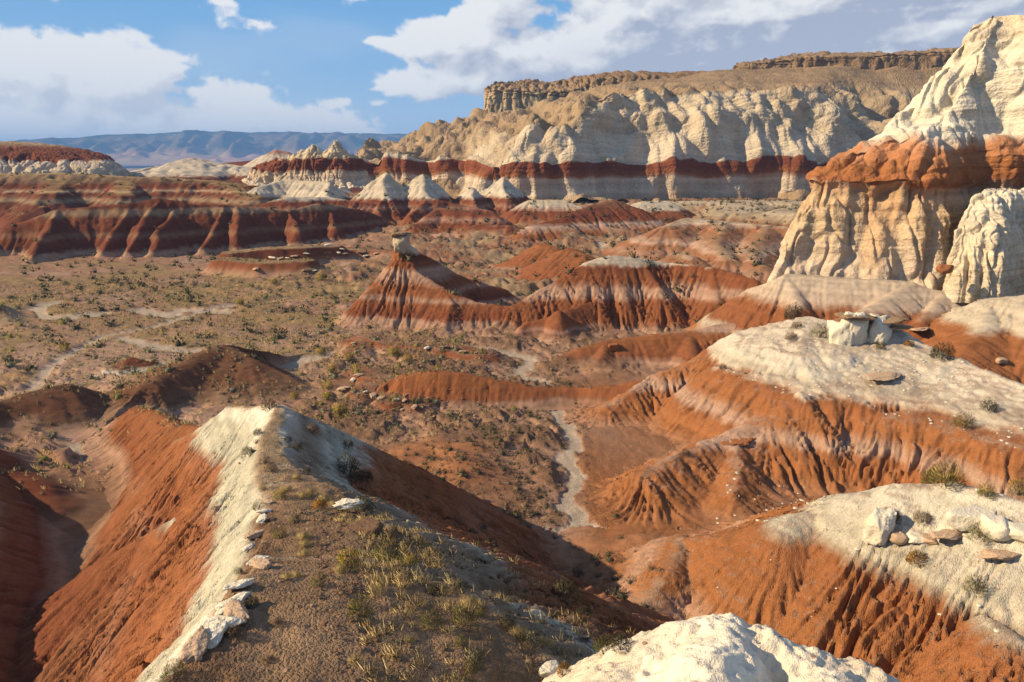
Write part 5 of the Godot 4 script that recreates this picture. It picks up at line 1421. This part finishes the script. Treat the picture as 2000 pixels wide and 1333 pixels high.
	for p in [Vector3(-26.85, 0.63, -98.77), Vector3(-23.24, 1.21, -96.52), Vector3(-21.97, 0.78, -93.02), Vector3(-11.89, 1.46, -92.56), Vector3(-9.36, 1.58, -92.58), Vector3(-6.68, 1.53, -90.28), Vector3(-4.91, 1.55, -89.96), Vector3(-19.41, 1.08, -79.46), Vector3(-18.82, 1.55, -79.78), Vector3(-19.57, 0.73, -77.39), Vector3(-20.4, 0.54, -76.98), Vector3(-12.78, 1.35, -71.52), Vector3(-11.93, 1.27, -71.52), Vector3(-10.58, 1.01, -69.88), Vector3(-11.88, 0.78, -69.98), Vector3(-16.78, 1.29, -74.37), Vector3(-15.92, 0.98, -73.8), Vector3(-14.58, 1.33, -72.05)]:
		var w := rng.randf_range(0.5, 1.2)
		boulder("rock_slab", "slab", k % 6, p, Vector3(w, w * rng.randf_range(0.6, 1.1), w * 0.7), rng.randf() * 3.0, stone_buff if k % 4 else stone_white, "pinkish slab on the rims of the low red benches beside the wash", "slabs on the low red benches", 0.1, rng.randf_range(-0.25, 0.25))
		k += 1
	for p in [Vector3(-61.78, 2.63, -175.54), Vector3(-57.43, 3.37, -168.92), Vector3(-55.91, 3.42, -169.72), Vector3(-56.73, 2.76, -178.41), Vector3(-54.5, 3.21, -180.08), Vector3(-49.45, 1.21, -163.56), Vector3(-47.54, 1.33, -163.9), Vector3(-61.15, 1.89, -161.91), Vector3(-46.78, 3.44, -187.96), Vector3(-46.15, 2.2, -187.34), Vector3(-47.38, 2.71, -186.22), Vector3(-42.4, 1.95, -192.15), Vector3(-40.8, 1.11, -191.19), Vector3(-38.1, 1.82, -191.54), Vector3(-51.18, 4.41, -190.03)]:
		var w := rng.randf_range(1.0, 2.2)
		boulder("rock_slab", "slab", k % 6, p, Vector3(w, w * rng.randf_range(0.6, 1.0), w * 0.8), rng.randf() * 3.0, stone_white if k % 2 else stone_buff, "pale slab on the rim or slope of the grassy bench across the flats", "slabs round the grassy bench", 0.1, rng.randf_range(-0.3, 0.3))
		k += 1

	# ---- plants picked out one by one
	plant("dark_shrub", Vector3(-14.25, 12.91, -37.82), 0.96, "round dark bush at the very tip of the near ridge", "", 420, 1.0)
	plant("sagebrush", Vector3(-13.16, 13.34, -32.89), 0.48, "small grey bush on the white lip just below the ridge tip")
	plant("sagebrush", Vector3(-12.59, 13.34, -30.29), 0.69, "grey spreading bush where the white lip begins to broaden")
	plant("dry_shrub", Vector3(-10.26, 14.27, -26.69), 0.61, "dry grey bush on the pale top just inside the white lip")
	plant("dark_shrub", Vector3(-10.79, 12.99, -31.71), 0.62, "dark green bush alone on the pale far part of the ridge top")
	plant("dark_shrub", Vector3(-11.34, 13.27, -32.08), 0.47, "little dark bush uphill of the dark green one on the pale top")
	plant("dry_shrub", Vector3(-11.36, 12.04, -36.29), 0.82, "pale dry bush at the upper edge of the shaded slope")
	plant("dry_shrub", Vector3(-9.73, 10.58, -37.61), 0.79, "pale dry tussock highest on the shaded slope")
	plant("dark_shrub", Vector3(-8.78, 10.77, -33.76), 1.38, "big dark bush on the shaded side of the ridge")
	plant("dark_shrub", Vector3(-8.18, 10.79, -32.66), 0.86, "dark bush touching the lower side of the big dark bush")
	plant("dark_shrub", Vector3(-7.99, 10.09, -34.17), 0.95, "dark bush downslope beside the big dark bush")
	plant("dark_shrub", Vector3(-8.87, 13.95, -27.13), 0.35, "little dark bush midway between pale top and shaded slope")
	plant("grass_tuft", Vector3(-8.84, 14.4, -25.71), 0.38, "yellow grass tuft alone on the pale top")
	plant("rabbitbrush", Vector3(-9.5, 14.89, -23.7), 0.31, "small golden bush nearest the white lip in the golden row")
	plant("grass_tuft", Vector3(-8.51, 14.98, -23.38), 0.5, "tall straw tuft behind the low golden bush")
	plant("rabbitbrush", Vector3(-8.46, 15.06, -22.67), 0.52, "low golden bush in front of the tall straw tuft")
	plant("grass_tuft", Vector3(-7.74, 14.98, -22.93), 0.49, "bright yellow tuft in the middle of the golden row")
	plant("grass_tuft", Vector3(-7.54, 14.97, -23.22), 0.46, "pale straw tuft behind the bright yellow one")
	plant("grass_tuft", Vector3(-6.92, 14.92, -22.88), 0.49, "straw tuft leaning at the end of the golden row")
	plant("grass_tuft", Vector3(-6.44, 14.97, -22.35), 0.37, "short straw tuft just past the rust-orange bush")
	plant("rust_shrub", Vector3(-6.73, 15.25, -21.64), 0.54, "rust-orange bush on the brown top")
	plant("green_shrub", Vector3(-9.05, 15.02, -21.98), 0.47, "olive bush on the white lip beside a broken slab")
	plant("sagebrush", Vector3(-5.27, 14.99, -21.8), 0.8, "large grey-green bush just past the thin white ledge slab")
	plant("sagebrush", Vector3(-6.86, 16.01, -19.41), 0.36, "small grey bush in the open middle of the brown top")
	plant("green_shrub", Vector3(-6.71, 16.46, -17.64), 0.47, "olive bush with a shadow on the bare brown ground by the lip")
	plant("grass_tuft", Vector3(-5.94, 16.63, -17.39), 0.38, "upper of three yellow tufts standing in line on the brown top")
	plant("grass_tuft", Vector3(-5.75, 16.7, -16.85), 0.31, "middle of three yellow tufts standing in line on the brown top")
	plant("grass_tuft", Vector3(-5.56, 16.8, -16.2), 0.33, "lowest of three yellow tufts standing in line on the brown top")
	plant("dry_shrub", Vector3(-3.68, 16.03, -18.44), 0.53, "pinkish dry bush on the grey strip of the shaded slope")
	plant("green_shrub", Vector3(-3.36, 16.49, -16.38), 0.78, "wide dark green bush straddling the edge of the shaded slope")
	plant("rabbitbrush", Vector3(-2.58, 17.04, -15.36), 0.42, "dark bush with a yellow tip beside the wide dark green bush")
	plant("rabbitbrush", Vector3(-3.85, 17.68, -14.23), 0.65, "broad yellow-flowered bush on the brown top")
	plant("grass_tuft", Vector3(-3.98, 17.8, -13.89), 0.36, "straw tuft against the broad yellow-flowered bush")
	plant("grass_tuft", Vector3(-4.79, 18.43, -12.75), 0.26, "twin low straw tuft on the bare brown ground")
	plant("grass_tuft", Vector3(-4.69, 18.27, -13.03), 0.27, "low straw tuft close by its twin on the bare brown ground")
	plant("green_shrub", Vector3(-4.05, 18.4, -12.5), 0.36, "single fresh green bush with a long shadow on the brown top")
	plant("grass_tuft", Vector3(-6.58, 17.16, -15.4), 0.18, "little yellow tuft on the white lip")
	plant("sagebrush", Vector3(-6.32, 17.76, -13.92), 0.21, "tiny grey-green bush out on the white face")
	plant("green_shrub", Vector3(-5.26, 18.84, -11.1), 0.33, "olive bush on the white lip, upper of a pair")
	plant("sagebrush", Vector3(-4.98, 18.75, -11.31), 0.31, "grey-green bush just inside the lip beside its olive neighbour")
	plant("rust_shrub", Vector3(-5.17, 18.95, -10.52), 0.26, "reddish dry bush hanging on the white lip")
	plant("dry_shrub", Vector3(-4.86, 18.98, -10.24), 0.3, "grey dry bush with a dark shadow near the lip")
	plant("rabbitbrush", Vector3(-5.69, 18.64, -10.22), 0.23, "yellowish bush low on the white lip")
	plant("dry_shrub", Vector3(-5.35, 19.04, -9.53), 0.22, "dry bush below the yellowish one on the lip")
	plant("dry_shrub", Vector3(-4.31, 18.82, -10.75), 0.22, "half-dead grey bush in the bare brown clods")
	plant("dry_shrub", Vector3(-4.11, 18.84, -9.72), 0.24, "grey bush low on the bare brown clods")
	plant("green_shrub", Vector3(-2.93, 18.56, -11.34), 0.55, "large olive bush in the middle of the brown top")
	plant("rabbitbrush", Vector3(-2.85, 18.43, -11.46), 0.22, "golden sprig at the foot of the large olive bush")
	plant("green_shrub", Vector3(-1.58, 18.01, -11.72), 0.45, "olive-yellow bush among the grass above the shaded slope")
	plant("green_shrub", Vector3(-0.96, 17.72, -12.13), 0.57, "big green bush at the top edge of the shaded slope")
	plant("grass_tuft", Vector3(-0.94, 17.4, -13.23), 0.46, "tall pale grass behind the big green bush")
	plant("rabbitbrush", Vector3(-0.68, 17.44, -12.83), 0.24, "small yellow bush touching the big green bush")
	plant("dark_shrub", Vector3(-1.78, 17.47, -13.51), 0.35, "dark bush clinging under the edge of the brown top")
	plant("dark_shrub", Vector3(-1.22, 17.13, -14.18), 0.37, "dark bush out on the shaded red slope")
	plant("dark_shrub", Vector3(-0.12, 17.29, -12.68), 0.44, "round near-black bush on the grey strip of the shaded slope")
	plant("green_shrub", Vector3(-0.96, 18.02, -11.16), 0.33, "soft green bush in the dark grass")
	plant("grass_tuft", Vector3(-1.91, 18.3, -10.9), 0.23, "yellow tuft alone in the dark grass")
	plant("sagebrush", Vector3(-0.69, 17.97, -10.71), 0.38, "silvery bush in the dark grass")
	plant("green_shrub", Vector3(-0.74, 18.04, -10.41), 0.31, "green bush under the silvery one")
	plant("grass_tuft", Vector3(0.15, 17.25, -12.48), 0.37, "upright straw tuft at the end of the ridge edge")
	plant("sagebrush", Vector3(0.43, 17.22, -12.31), 0.37, "grey bush between two straw tufts at the ridge edge")
	plant("grass_tuft", Vector3(0.68, 16.94, -12.5), 0.4, "fan of straw grass last along the ridge edge")
	plant("rust_shrub", Vector3(0.8, 19.27, -8.96), 0.26, "orange-gold spray of twigs beside the white rock")
	plant("green_shrub", Vector3(-5.34, 19.13, -9.04), 0.4, "bright green bush at the bottom of the white lip")
	plant("dark_shrub", Vector3(37.67, 6.51, -89.51), 2.62, "dark green bush on the crest before the toadstool rocks")
	plant("green_shrub", Vector3(31.62, 9.52, -68.03), 1.79, "green bush on the slope below the toadstool rocks")
	plant("dry_shrub", Vector3(30.15, 9.92, -70.24), 1.19, "grey dry bush under the crest bush")
	plant("dry_shrub", Vector3(28.81, 9.21, -68.18), 1.27, "lower grey dry bush on the white slope")
	plant("green_shrub", Vector3(36.84, 8.87, -65.75), 1.02, "small green bush on white ground below the toadstool rocks")
	plant("rust_shrub", Vector3(39.67, 9.19, -65.85), 1.02, "ochre bush at the foot of the tilted pink slab")
	plant("dark_shrub", Vector3(41.24, 8.73, -63.03), 2.26, "dark bush in the hollow behind the white hilltop")
	plant("dark_shrub", Vector3(39.79, 6.92, -53.57), 1.28, "dark bush on the pale slope by the frame edge")
	plant("green_shrub", Vector3(37.25, 5.83, -52.56), 1.6, "low green bush on the lower edge of the white hilltop")
	plant("dark_shrub", Vector3(21.96, 6.08, -67.97), 0.75, "single dark bush on the striped orange face")
	plant("dark_shrub", Vector3(14.92, 2.66, -54.08), 0.7, "dark bush on the wash bank under the knoll")
	plant("rabbitbrush", Vector3(24.28, 9.51, -34.75), 1.77, "big yellow-green bush topping the white cap")
	plant("green_shrub", Vector3(24.12, 9.06, -35.92), 1.3, "olive bush close against the big yellow-green bush")
	plant("rabbitbrush", Vector3(25.36, 9.68, -33.22), 0.99, "yellow bush on the dark gravel bank")
	plant("rabbitbrush", Vector3(37.6, 3.13, -46.16), 1.52, "yellow bush at the frame edge of the gravel bank")
	plant("rust_shrub", Vector3(20.83, 7.87, -33.91), 1.24, "rust-coloured bush above the boulders on the white cap")
	plant("dry_shrub", Vector3(22.27, 8.1, -33.29), 1, "brown dry bush on the pink gravel of the white cap")
	plant("green_shrub", Vector3(23.86, 8.27, -31.13), 1.2, "olive bush below the row of cream boulders")
	plant("rust_shrub", Vector3(21.08, 6.76, -31.46), 1.12, "spiky brown bush on the open white slope")
	plant("green_shrub", Vector3(22.55, 6.74, -28.99), 1.1, "round olive bush casting a shadow low on the gravel slope")
	plant("rabbitbrush", Vector3(20.85, 7.44, -33.06), 0.5, "yellow sprig by the squat pink boulder")
	plant("green_shrub", Vector3(1.33, 20.13, -8.38), 0.37, "green bush at the bottom of the shaded gully")
	plant("dark_shrub", Vector3(1.49, 20.53, -7.98), 0.31, "dark bush behind the white rock in the gully")
	plant("dark_shrub", Vector3(1.81, 12.47, -20.39), 0.98, "long dark bush in the shaded gully bed")
	plant("dark_shrub", Vector3(2.19, 13.53, -17.98), 0.47, "dark bush on the gully bank opposite the orange slope")
	plant("dark_shrub", Vector3(4.39, 0.05, -40.23), 0.89, "dark bush at the shadow edge in the gully")
	plant("rabbitbrush", Vector3(-22.13, 0.59, -77.77), 1.48, "upper yellow-green bush on the sandy wash past the ridge tip")
	plant("rabbitbrush", Vector3(-18.37, 0.59, -68.87), 1.98, "broad yellow-green bush where the shaded slope meets the wash")
	plant("rabbitbrush", Vector3(-23.04, 0.96, -83.34), 1.57, "yellow-green bush across the sandy wash")
	plant("rabbitbrush", Vector3(-20.88, 0.93, -73.05), 1.39, "lower yellow-green bush on the sandy wash")
	plant("rabbitbrush", Vector3(-25.05, 0.5, -74.46), 1.18, "yellow-green bush by the foot of the brown hill")
	plant("rabbitbrush", Vector3(-27.57, -0.1, -95.02), 1.63, "yellow-green bush on the far side of the wash bend")
	plant("rabbitbrush", Vector3(-16.42, 0.75, -91.52), 1.86, "bright bush below the rocky shelf")
	plant("rabbitbrush", Vector3(-14.14, 0.74, -88.59), 1.66, "bright bush second along the rocky shelf")
	plant("rabbitbrush", Vector3(-22.44, 0.37, -90.27), 1.55, "bright green bush in front of the stony slope")
	plant("rabbitbrush", Vector3(-66.08, -0.1, -97.19), 1.67, "yellow bush alone on the pale flats beside the wash")
	plant("rabbitbrush", Vector3(-44.12, 0.34, -156.47), 2.61, "yellow bush on the flats in front of the grassy bench")
	plant("rabbitbrush", Vector3(-53.53, 0.5, -151.64), 1.84, "yellow bush among dark shrubs on the grassy flats")
	plant("rabbitbrush", Vector3(-52.1, 0.39, -128.47), 1.77, "yellow bush beside the sandy patch on the grassy flats")

	# ---- the rest of the vegetation
	scatter("grass_tuft", 130, -16.0, 12.0, 8.5, 24.0, 0.2, 0.42, "straw grass tuft on the brown top of the near ridge", "grass tufts on the near ridge", 140, -0.25, 0.62, 30.0)
	scatter("dry_shrub", 26, -22.0, 8.0, 9.0, 36.0, 0.25, 0.5, "small dry bush on the near ridge", "dry bushes on the near ridge", 160, -0.2, 0.9, 30.0)
	scatter("dark_shrub", 30, -8.0, 14.0, 28.0, 50.0, 0.45, 0.9, "dark bush on the shaded red slope or in the gully", "dark bushes in the shade of the near ridge", 150, -0.2, 1.1, 12.0)
	scatter("sagebrush", 200, -38.0, -4.0, 70.0, 185.0, 0.7, 1.5, "grey-green sagebrush on the wide valley flats", "sagebrush on the valley flats", 90, 0.14)
	scatter("dark_shrub", 70, -38.0, -4.0, 66.0, 185.0, 0.8, 1.8, "dark bush on the wide valley flats", "dark bushes on the valley flats", 90, 0.1)
	scatter("rabbitbrush", 60, -38.0, -4.0, 66.0, 170.0, 0.6, 1.3, "small yellow-green bush on the wide valley flats", "yellow bushes on the valley flats", 90, 0.0)
	scatter("dark_shrub", 100, -9.0, 6.0, 46.0, 82.0, 0.4, 1.0, "dark bush on the brown ground beside the pale wash", "dark bushes beside the wash", 120, 0.08, 0.5, 2.0)
	scatter("dry_shrub", 110, -14.0, 6.0, 46.0, 92.0, 0.4, 0.9, "dry grey bush on the brown ground beside the pale wash", "dry bushes beside the wash", 110, 0.02, 0.5, 2.5)
	scatter("rabbitbrush", 40, -20.0, 2.0, 70.0, 110.0, 0.5, 1.1, "small yellow-green bush between wash and pillar hill", "yellow bushes below the pillar hill", 100, -0.1, 0.5, 2.5)
	scatter("dry_shrub", 70, -40.0, -22.0, 60.0, 90.0, 0.4, 0.9, "dry bush on the small brown hills", "dry bushes on the brown hills", 100, -0.3, 0.6, 9.0)
	scatter("dark_shrub", 90, -10.0, 24.0, 112.0, 240.0, 0.9, 2.2, "dark bush on the red ground in the middle of the valley", "dark bushes in the middle of the valley", 70, 0.05, 0.5, 5.0)
	name_strewn([["the tip of the near ridge", Vector3(-14.25, 12.91, -37.82)], ["the thin white ledge slab", Vector3(-5.72, 15.17, -21.53)], ["the rust-orange bush on the ridge", Vector3(-6.73, 15.25, -21.64)], ["the broad yellow-flowered bush", Vector3(-3.85, 17.68, -14.23)], ["the fresh green bush with a long shadow", Vector3(-4.05, 18.4, -12.5)],
		["the large olive bush", Vector3(-2.93, 18.56, -11.34)], ["the big green bush at the slope edge", Vector3(-0.96, 17.72, -12.13)], ["the silvery bush in dark grass", Vector3(-0.69, 17.97, -10.71)], ["the fan of straw grass", Vector3(0.68, 16.94, -12.5)], ["the near-black bush on the grey strip", Vector3(-0.12, 17.29, -12.68)], ["the olive bush on the white lip", Vector3(-5.26, 18.84, -11.1)], ["the golden row on the ridge top", Vector3(-8.46, 15.06, -22.67)],
		["the brown hill", Vector3(-36.89, 4.19, -78.74)], ["the shadowed hill", Vector3(-49.64, 3.31, -66.55)], ["the tiny mound in white crust", Vector3(-49.7, 1.31, -87.09)], ["the dark hill at the frame edge", Vector3(-79.7, 0.21, -107.37)], ["the white wash hook on the flats", Vector3(-84.72, 0, -118.72)], ["the long sandy patch on the flats", Vector3(-63.17, -0.37, -122.76)], ["the grassy bench", Vector3(-58.72, 1.76, -161.96)], ["the stony rise", Vector3(-39.57, -0.16, -129.19)],
		["the pillar hill", Vector3(-20.75, 3.29, -112.9)], ["the rocky shelf", Vector3(-14.25, 1.21, -91.41)], ["the ledged bench", Vector3(-15.38, 1.37, -74.72)], ["the wash bend below the cones", Vector3(2.45, -0, -89.31)], ["the wash fork in the gully", Vector3(5.31, -0.14, -47.04)], ["the low winding wall", Vector3(-5.46, 2.38, -72.66)], ["the orange swell", Vector3(-6.54, 1.54, -57.68)], ["the sandy wash past the ridge tip", Vector3(-29.61, -0.16, -92.39)],
		["the foot of the banded wall", Vector3(-114.69, 0.06, -190.52)], ["the orange mound on the far floor", Vector3(14.12, 6.04, -156.65)], ["the stepped slopes", Vector3(47.68, 4.62, -167.08)], ["the domed hill", Vector3(16.45, 1.27, -106.6)], ["the dark back ridge", Vector3(6.5, 4.35, -218.07)], ["the slab bench", Vector3(-40.24, 1.39, -191.35)], ["the shaded gully bed", Vector3(1.81, 12.47, -20.39)], ["the saddle ridge", Vector3(-33.49, 3.21, -59.68)],
		["the dark shrubs in mid flats", Vector3(-51.51, 0.63, -140.97)], ["the open grassy flats", Vector3(-76.96, -0.11, -151.18)], ["the pale flats by the winding wash", Vector3(-65.72, -0.19, -96.92)], ["the far corner of the flats", Vector3(-109.08, 0.12, -156.36)]])
	cover("valley_scrub", "small grey scrub covering the valley flats", plant_mesh("sagebrush", 0, 24), leaf_mat, 3600, -40.0, -2.0, 64.0, 190.0, 0.2, 0.5, -0.1, 0.7, "scrub")
	cover("dry_scrub", "small brown scrub on the ground beside the wash", plant_mesh("dry_shrub", 0, 40), leaf_mat, 2600, -16.0, 7.0, 42.0, 105.0, 0.15, 0.45, -0.15, 0.6, "scrub")
	cover("straw_grass", "sparse straw grass over the valley flats", plant_mesh("grass_tuft", 0, 20), leaf_mat, 7000, -40.0, -4.0, 62.0, 185.0, 0.25, 0.5, -0.2, 0.5, "grass")
	cover("far_scrub", "dark scrub dotted over the far red ground and pale hills", plant_mesh("dark_shrub", 1, 20), leaf_mat, 3600, -36.0, 26.0, 110.0, 480.0, 0.6, 1.8, -0.2, 0.9, "scrub")
	cover("ridge_grass", "thin dry grass over the brown top of the near ridge", plant_mesh("grass_tuft", 1, 30), leaf_mat, 600, -14.0, 14.0, 8.0, 22.0, 0.12, 0.28, -0.15, 0.62, "grass")
	cover("rock_chips", "broken chips of pale rock littering the white hilltops", rock_of("pebble", 1), stone_white, 420, 18.0, 40.0, 27.0, 76.0, 0.06, 0.24, 0.08, 0.42, "rubble")
	cover("ridge_chips", "dark stone chips crowding the brown top of the near ridge", rock_of("pebble", 2), stone_brown, 6000, -18.0, 10.0, 8.0, 27.0, 0.03, 0.1, -0.1, 0.6, "rubble")
	cover("valley_stones", "stones and slab fragments strewn round the low red benches", rock_of("pebble", 3), stone_gravel, 900, -18.0, -1.0, 66.0, 105.0, 0.08, 0.34, 0.06, 1.2, "rubble")
	cover("gravel", "gravel and small stones strewn over the near ridge and white hilltops", rock_of("pebble", 0), stone_gravel, 5000, -25.0, 40.0, 8.0, 76.0, 0.03, 0.11, -0.3, 0.62, "gravel")


func build_distance() -> void:
	# plain under everything out to the mountains
	var n := 90
	var v := PackedVector3Array()
	var c := PackedColorArray()
	v.resize(n * n)
	c.resize(n * n)
	for j in n:
		for i in n:
			var x := lerpf(-13000.0, 13000.0, float(i) / (n - 1))
			var z := -540.0 - 12500.0 * pow(float(j) / (n - 1), 2.0)
			v[j * n + i] = Vector3(x, -2.0 + 12.0 * n_low.get_noise_2d(x * 0.02, z * 0.02) * smoothstep(700.0, 2500.0, -z) - 30.0 * smoothstep(600.0, 2500.0, -z), z)
			c[j * n + i] = PINK.lerp(BUFF, clampf(0.5 + n_low.get_noise_2d(x * 0.05, z * 0.05), 0.0, 1.0))
	tag(put("desert_plain", grid_mesh(n, n, v, c, PackedByteArray(), true), rubble), "hazy desert plain stretching to the blue mountains", "ground", "", "structure")
	# far mountains: a long level-topped plateau with pale buttresses
	var nx := 420
	var nz := 70
	v.resize(nx * nz)
	c.resize(nx * nz)
	for i in nx:
		var az := lerpf(-52.0, 30.0, float(i) / (nx - 1))
		var rise := smoothstep(-40.0, -22.0, az)
		for j in nz:
			var t := float(j) / (nz - 1)
			var r := lerpf(7400.0, 10500.0, t)
			var x := r * sin(deg_to_rad(az))
			var z := -r * cos(deg_to_rad(az))
			var rid := absf(n_ridge.get_noise_2d(x * 0.022, z * 0.011))
			var top := lerpf(215.0, 395.0, rise) + 22.0 * n_low.get_noise_1d(az * 9.0) + 10.0 * n_mid.get_noise_1d(az * 8.0)
			var s := smoothstep(0.0, 0.75, t + 0.35 * (rid - 0.25))
			var foot := 110.0 * smoothstep(0.0, 0.25, t)
			var y := maxf(foot * (0.75 + 0.6 * n_ridge.get_noise_2d(x * 0.03, z * 0.03)), lerpf(-20.0, top, s))
			if t > 0.75: y = top
			v[j * nx + i] = Vector3(x, y, z)
			var cc := PINK.lerp(BUFF, clampf(0.5 + 2.0 * n_ridge.get_noise_2d(x * 0.02 + 50.0, z * 0.02), 0.0, 1.0))
			cc = cc.lerp(Color(0.07, 0.075, 0.045), smoothstep(60.0, 190.0, y) * 0.75)
			cc = cc.lerp(Color(0.05, 0.06, 0.035), smoothstep(top - 50.0, top - 10.0, y))
			c[j * nx + i] = cc
	tag(put("mountains", grid_mesh(nx, nz, v, c, PackedByteArray(), true), far_rock), "long blue level-topped mountain range on the horizon", "mountains", "", "structure")
